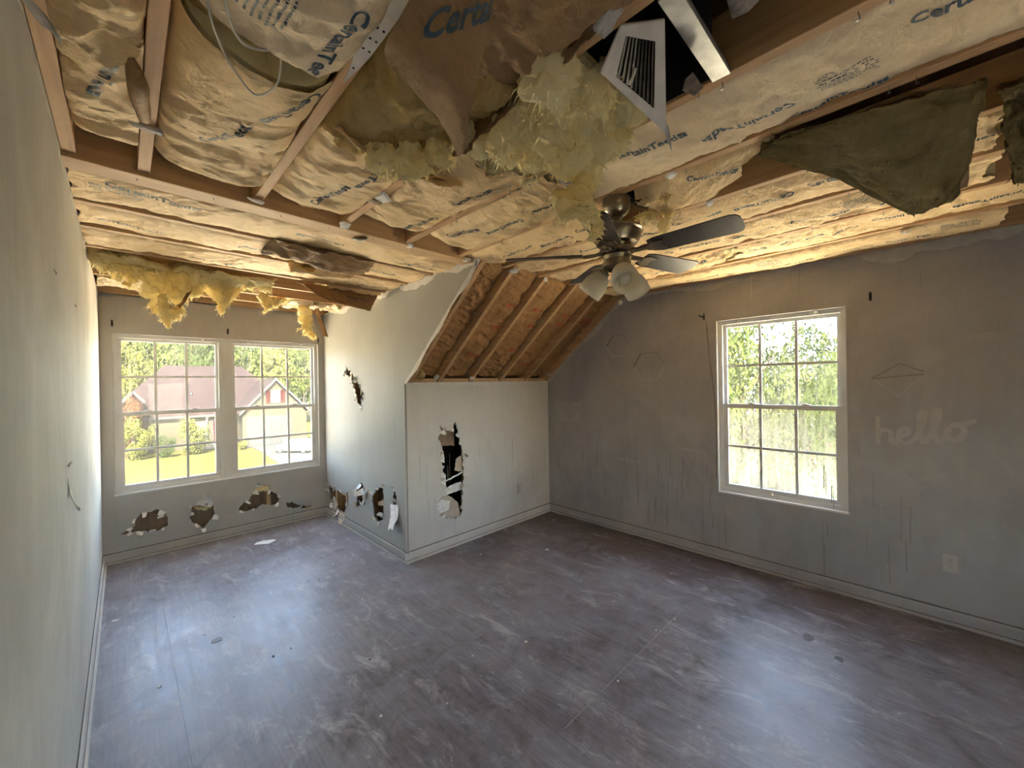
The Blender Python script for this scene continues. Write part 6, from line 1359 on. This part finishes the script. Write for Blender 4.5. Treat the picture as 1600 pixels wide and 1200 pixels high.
def crown_with(i, mat):
    if (i, mat) not in CRM:
        me = CR[i].copy(); me.materials.clear(); me.materials.append(M[mat]); CRM[(i, mat)] = me
    return CRM[(i, mat)]
trunk_src = {}
tr_rng = random.Random(31)
def tree(x, y, h, r, label, ci, mat, cat='tree', name='tree', group=None, trunk=True, cz=0.62, ch=0.40):
    t = tag(empty(name, (x, y, ZG)), label, cat, group)
    if trunk:
        b = MB().tube([(x, y, ZG), (x + .1, y, ZG + h * .3), (x - .1, y + .1, ZG + h * .75)], [r * .07 + .08, r * .055 + .05, .05], 8)
        for k in range(4): a = k * 1.7; b.tube([(x, y, ZG + h * (.3 + .08 * k)), (x + r * .5 * math.cos(a), y + r * .5 * math.sin(a), ZG + h * (.5 + .08 * k))], [r * .03 + .03, .02], 5)
        b.build('trunk', M['bark'], t)
    o = bpy.data.objects.new('crown', crown_with(ci, mat)); col.objects.link(o); o.parent = t; o.location = (0, 0, h * cz); o.scale = (r, r, h * ch); o.rotation_euler.z = tr_rng.uniform(0, 6.28); return t
sides = ['behind the left roof end', 'behind the roof ridge', 'behind the garage gable', 'right of the garage gable']
k = 0
for row, (yy, hmin) in enumerate(((82, 15), (92, 21), (104, 27))):
    x = -4 + row * 1.2; q_ = 0
    while x < 28 + row * 4:
        h = hmin + tr_rng.uniform(0, 4); r = tr_rng.uniform(3.4, 4.6)
        nth = ['first', 'second', 'third', 'fourth', 'fifth', 'sixth', 'seventh', 'eighth', 'ninth', 'tenth', 'eleventh', 'twelfth', 'thirteenth'][q_]; rn = ['nearest', 'middle', 'farthest'][row]; q_ += 1
        tree(x, yy + tr_rng.uniform(-2, 2), h, r, 'tall tree, %s from the left in the %s woodland row behind the house' % (nth, rn), k % 2, ['leaf1', 'leaf2', 'leaf1', 'leaf3'][k % 4], group='woodland behind the house', ch=.48, cz=.55)
        x += tr_rng.uniform(4.2, 5.6); k += 1
for row, (yy, h0_) in enumerate(((82, 17), (94, 24))):
    for q_ in range(4):
        tree(-9 - q_ * 5.2 + row * 1.5, yy + tr_rng.uniform(-2, 2), h0_ + tr_rng.uniform(-1, 3), 4.2, 'tall tree, %s leftwards past the window view in the %s woodland row' % (['first', 'second', 'third', 'fourth'][q_], ['nearest', 'middle'][row]), q_ % 2, ['leaf1', 'leaf3', 'leaf2', 'leaf1'][q_], group='woodland behind the house', ch=.48, cz=.55)
tree(1.1, 55.5, 4.6, 1.55, 'tall rounded shrub left of the house entry', 3, 'leaf2', 'shrub', 'shrub', None, False, .5, .5)
tree(5.5, 55.5, 4.3, 2.1, 'wide yellow-green shrub before the front wall', 3, 'leaf2', 'shrub', 'shrub', None, False, .48, .5)
tree(3.2, 55.0, 2.6, 1.1, 'dark evergreen shrub between the two big ones', 3, 'leaf3', 'shrub', 'shrub', None, False, .5, .5)
tree(10.0, 54.6, 1.1, .8, 'low shrub at the left edge of the garage', 3, 'leaf2', 'shrub', 'shrub', None, False, .5, .5)
tree(0.7, 57.0, 6.6, 1.0, 'reddish small tree against the brick gable', 3, 'leaf_red', 'tree', 'small_tree', None, True, .72, .3)
tree(16.2, 46.0, 5.4, 2.0, 'small tree right of the parked car', 3, 'leaf2', 'tree', 'small_tree', None, True, .62, .36)
tree(17.6, 43.0, 2.6, 1.3, 'shrub at the right edge of the driveway', 3, 'leaf1', 'shrub', 'shrub', None, False, .5, .5)
# trees outside the dirty window
for i, (x, y, h, r, m, lab) in enumerate(((19, 8.0, 13.0, 3.2, 'leaf4', 'leafy tree filling the left lights of the dirty window'), (22, 5.9, 11.6, 2.9, 'leaf1', 'mid green tree in the middle of the dirty window'), (19.5, 1.6, 9.3, 2.5, 'leaf4', 'lower tree under the sky gap of the dirty window'),
                                         (27, 10.0, 16.5, 4.4, 'leaf1', 'taller tree behind the left tree of the dirty window'), (26, 0.6, 11.2, 3.6, 'leaf1', 'tree behind the lower tree of the dirty window'), (30, 14, 19, 5.0, 'leaf3', 'dark tall tree far left in the dirty window'), (31, 4.6, 11.4, 4.2, 'leaf3', 'dark tree farthest back in the dirty window'))):
    tree(x, y, h, r, lab, 2, m, ch=.50, cz=.54)
# weathered, matt surfaces outdoors
for mm in ('lawn', 'concrete', 'forecourt', 'shingle', 'siding', 'hwhite', 'hred', 'hbrick', 'bark', 'leaf1', 'leaf2', 'leaf3', 'leaf4', 'leaf_red'):
    for n in M[mm].node_tree.nodes:
        if n.type == 'BSDF_PRINCIPLED': n.inputs['Specular IOR Level'].default_value = 0.03
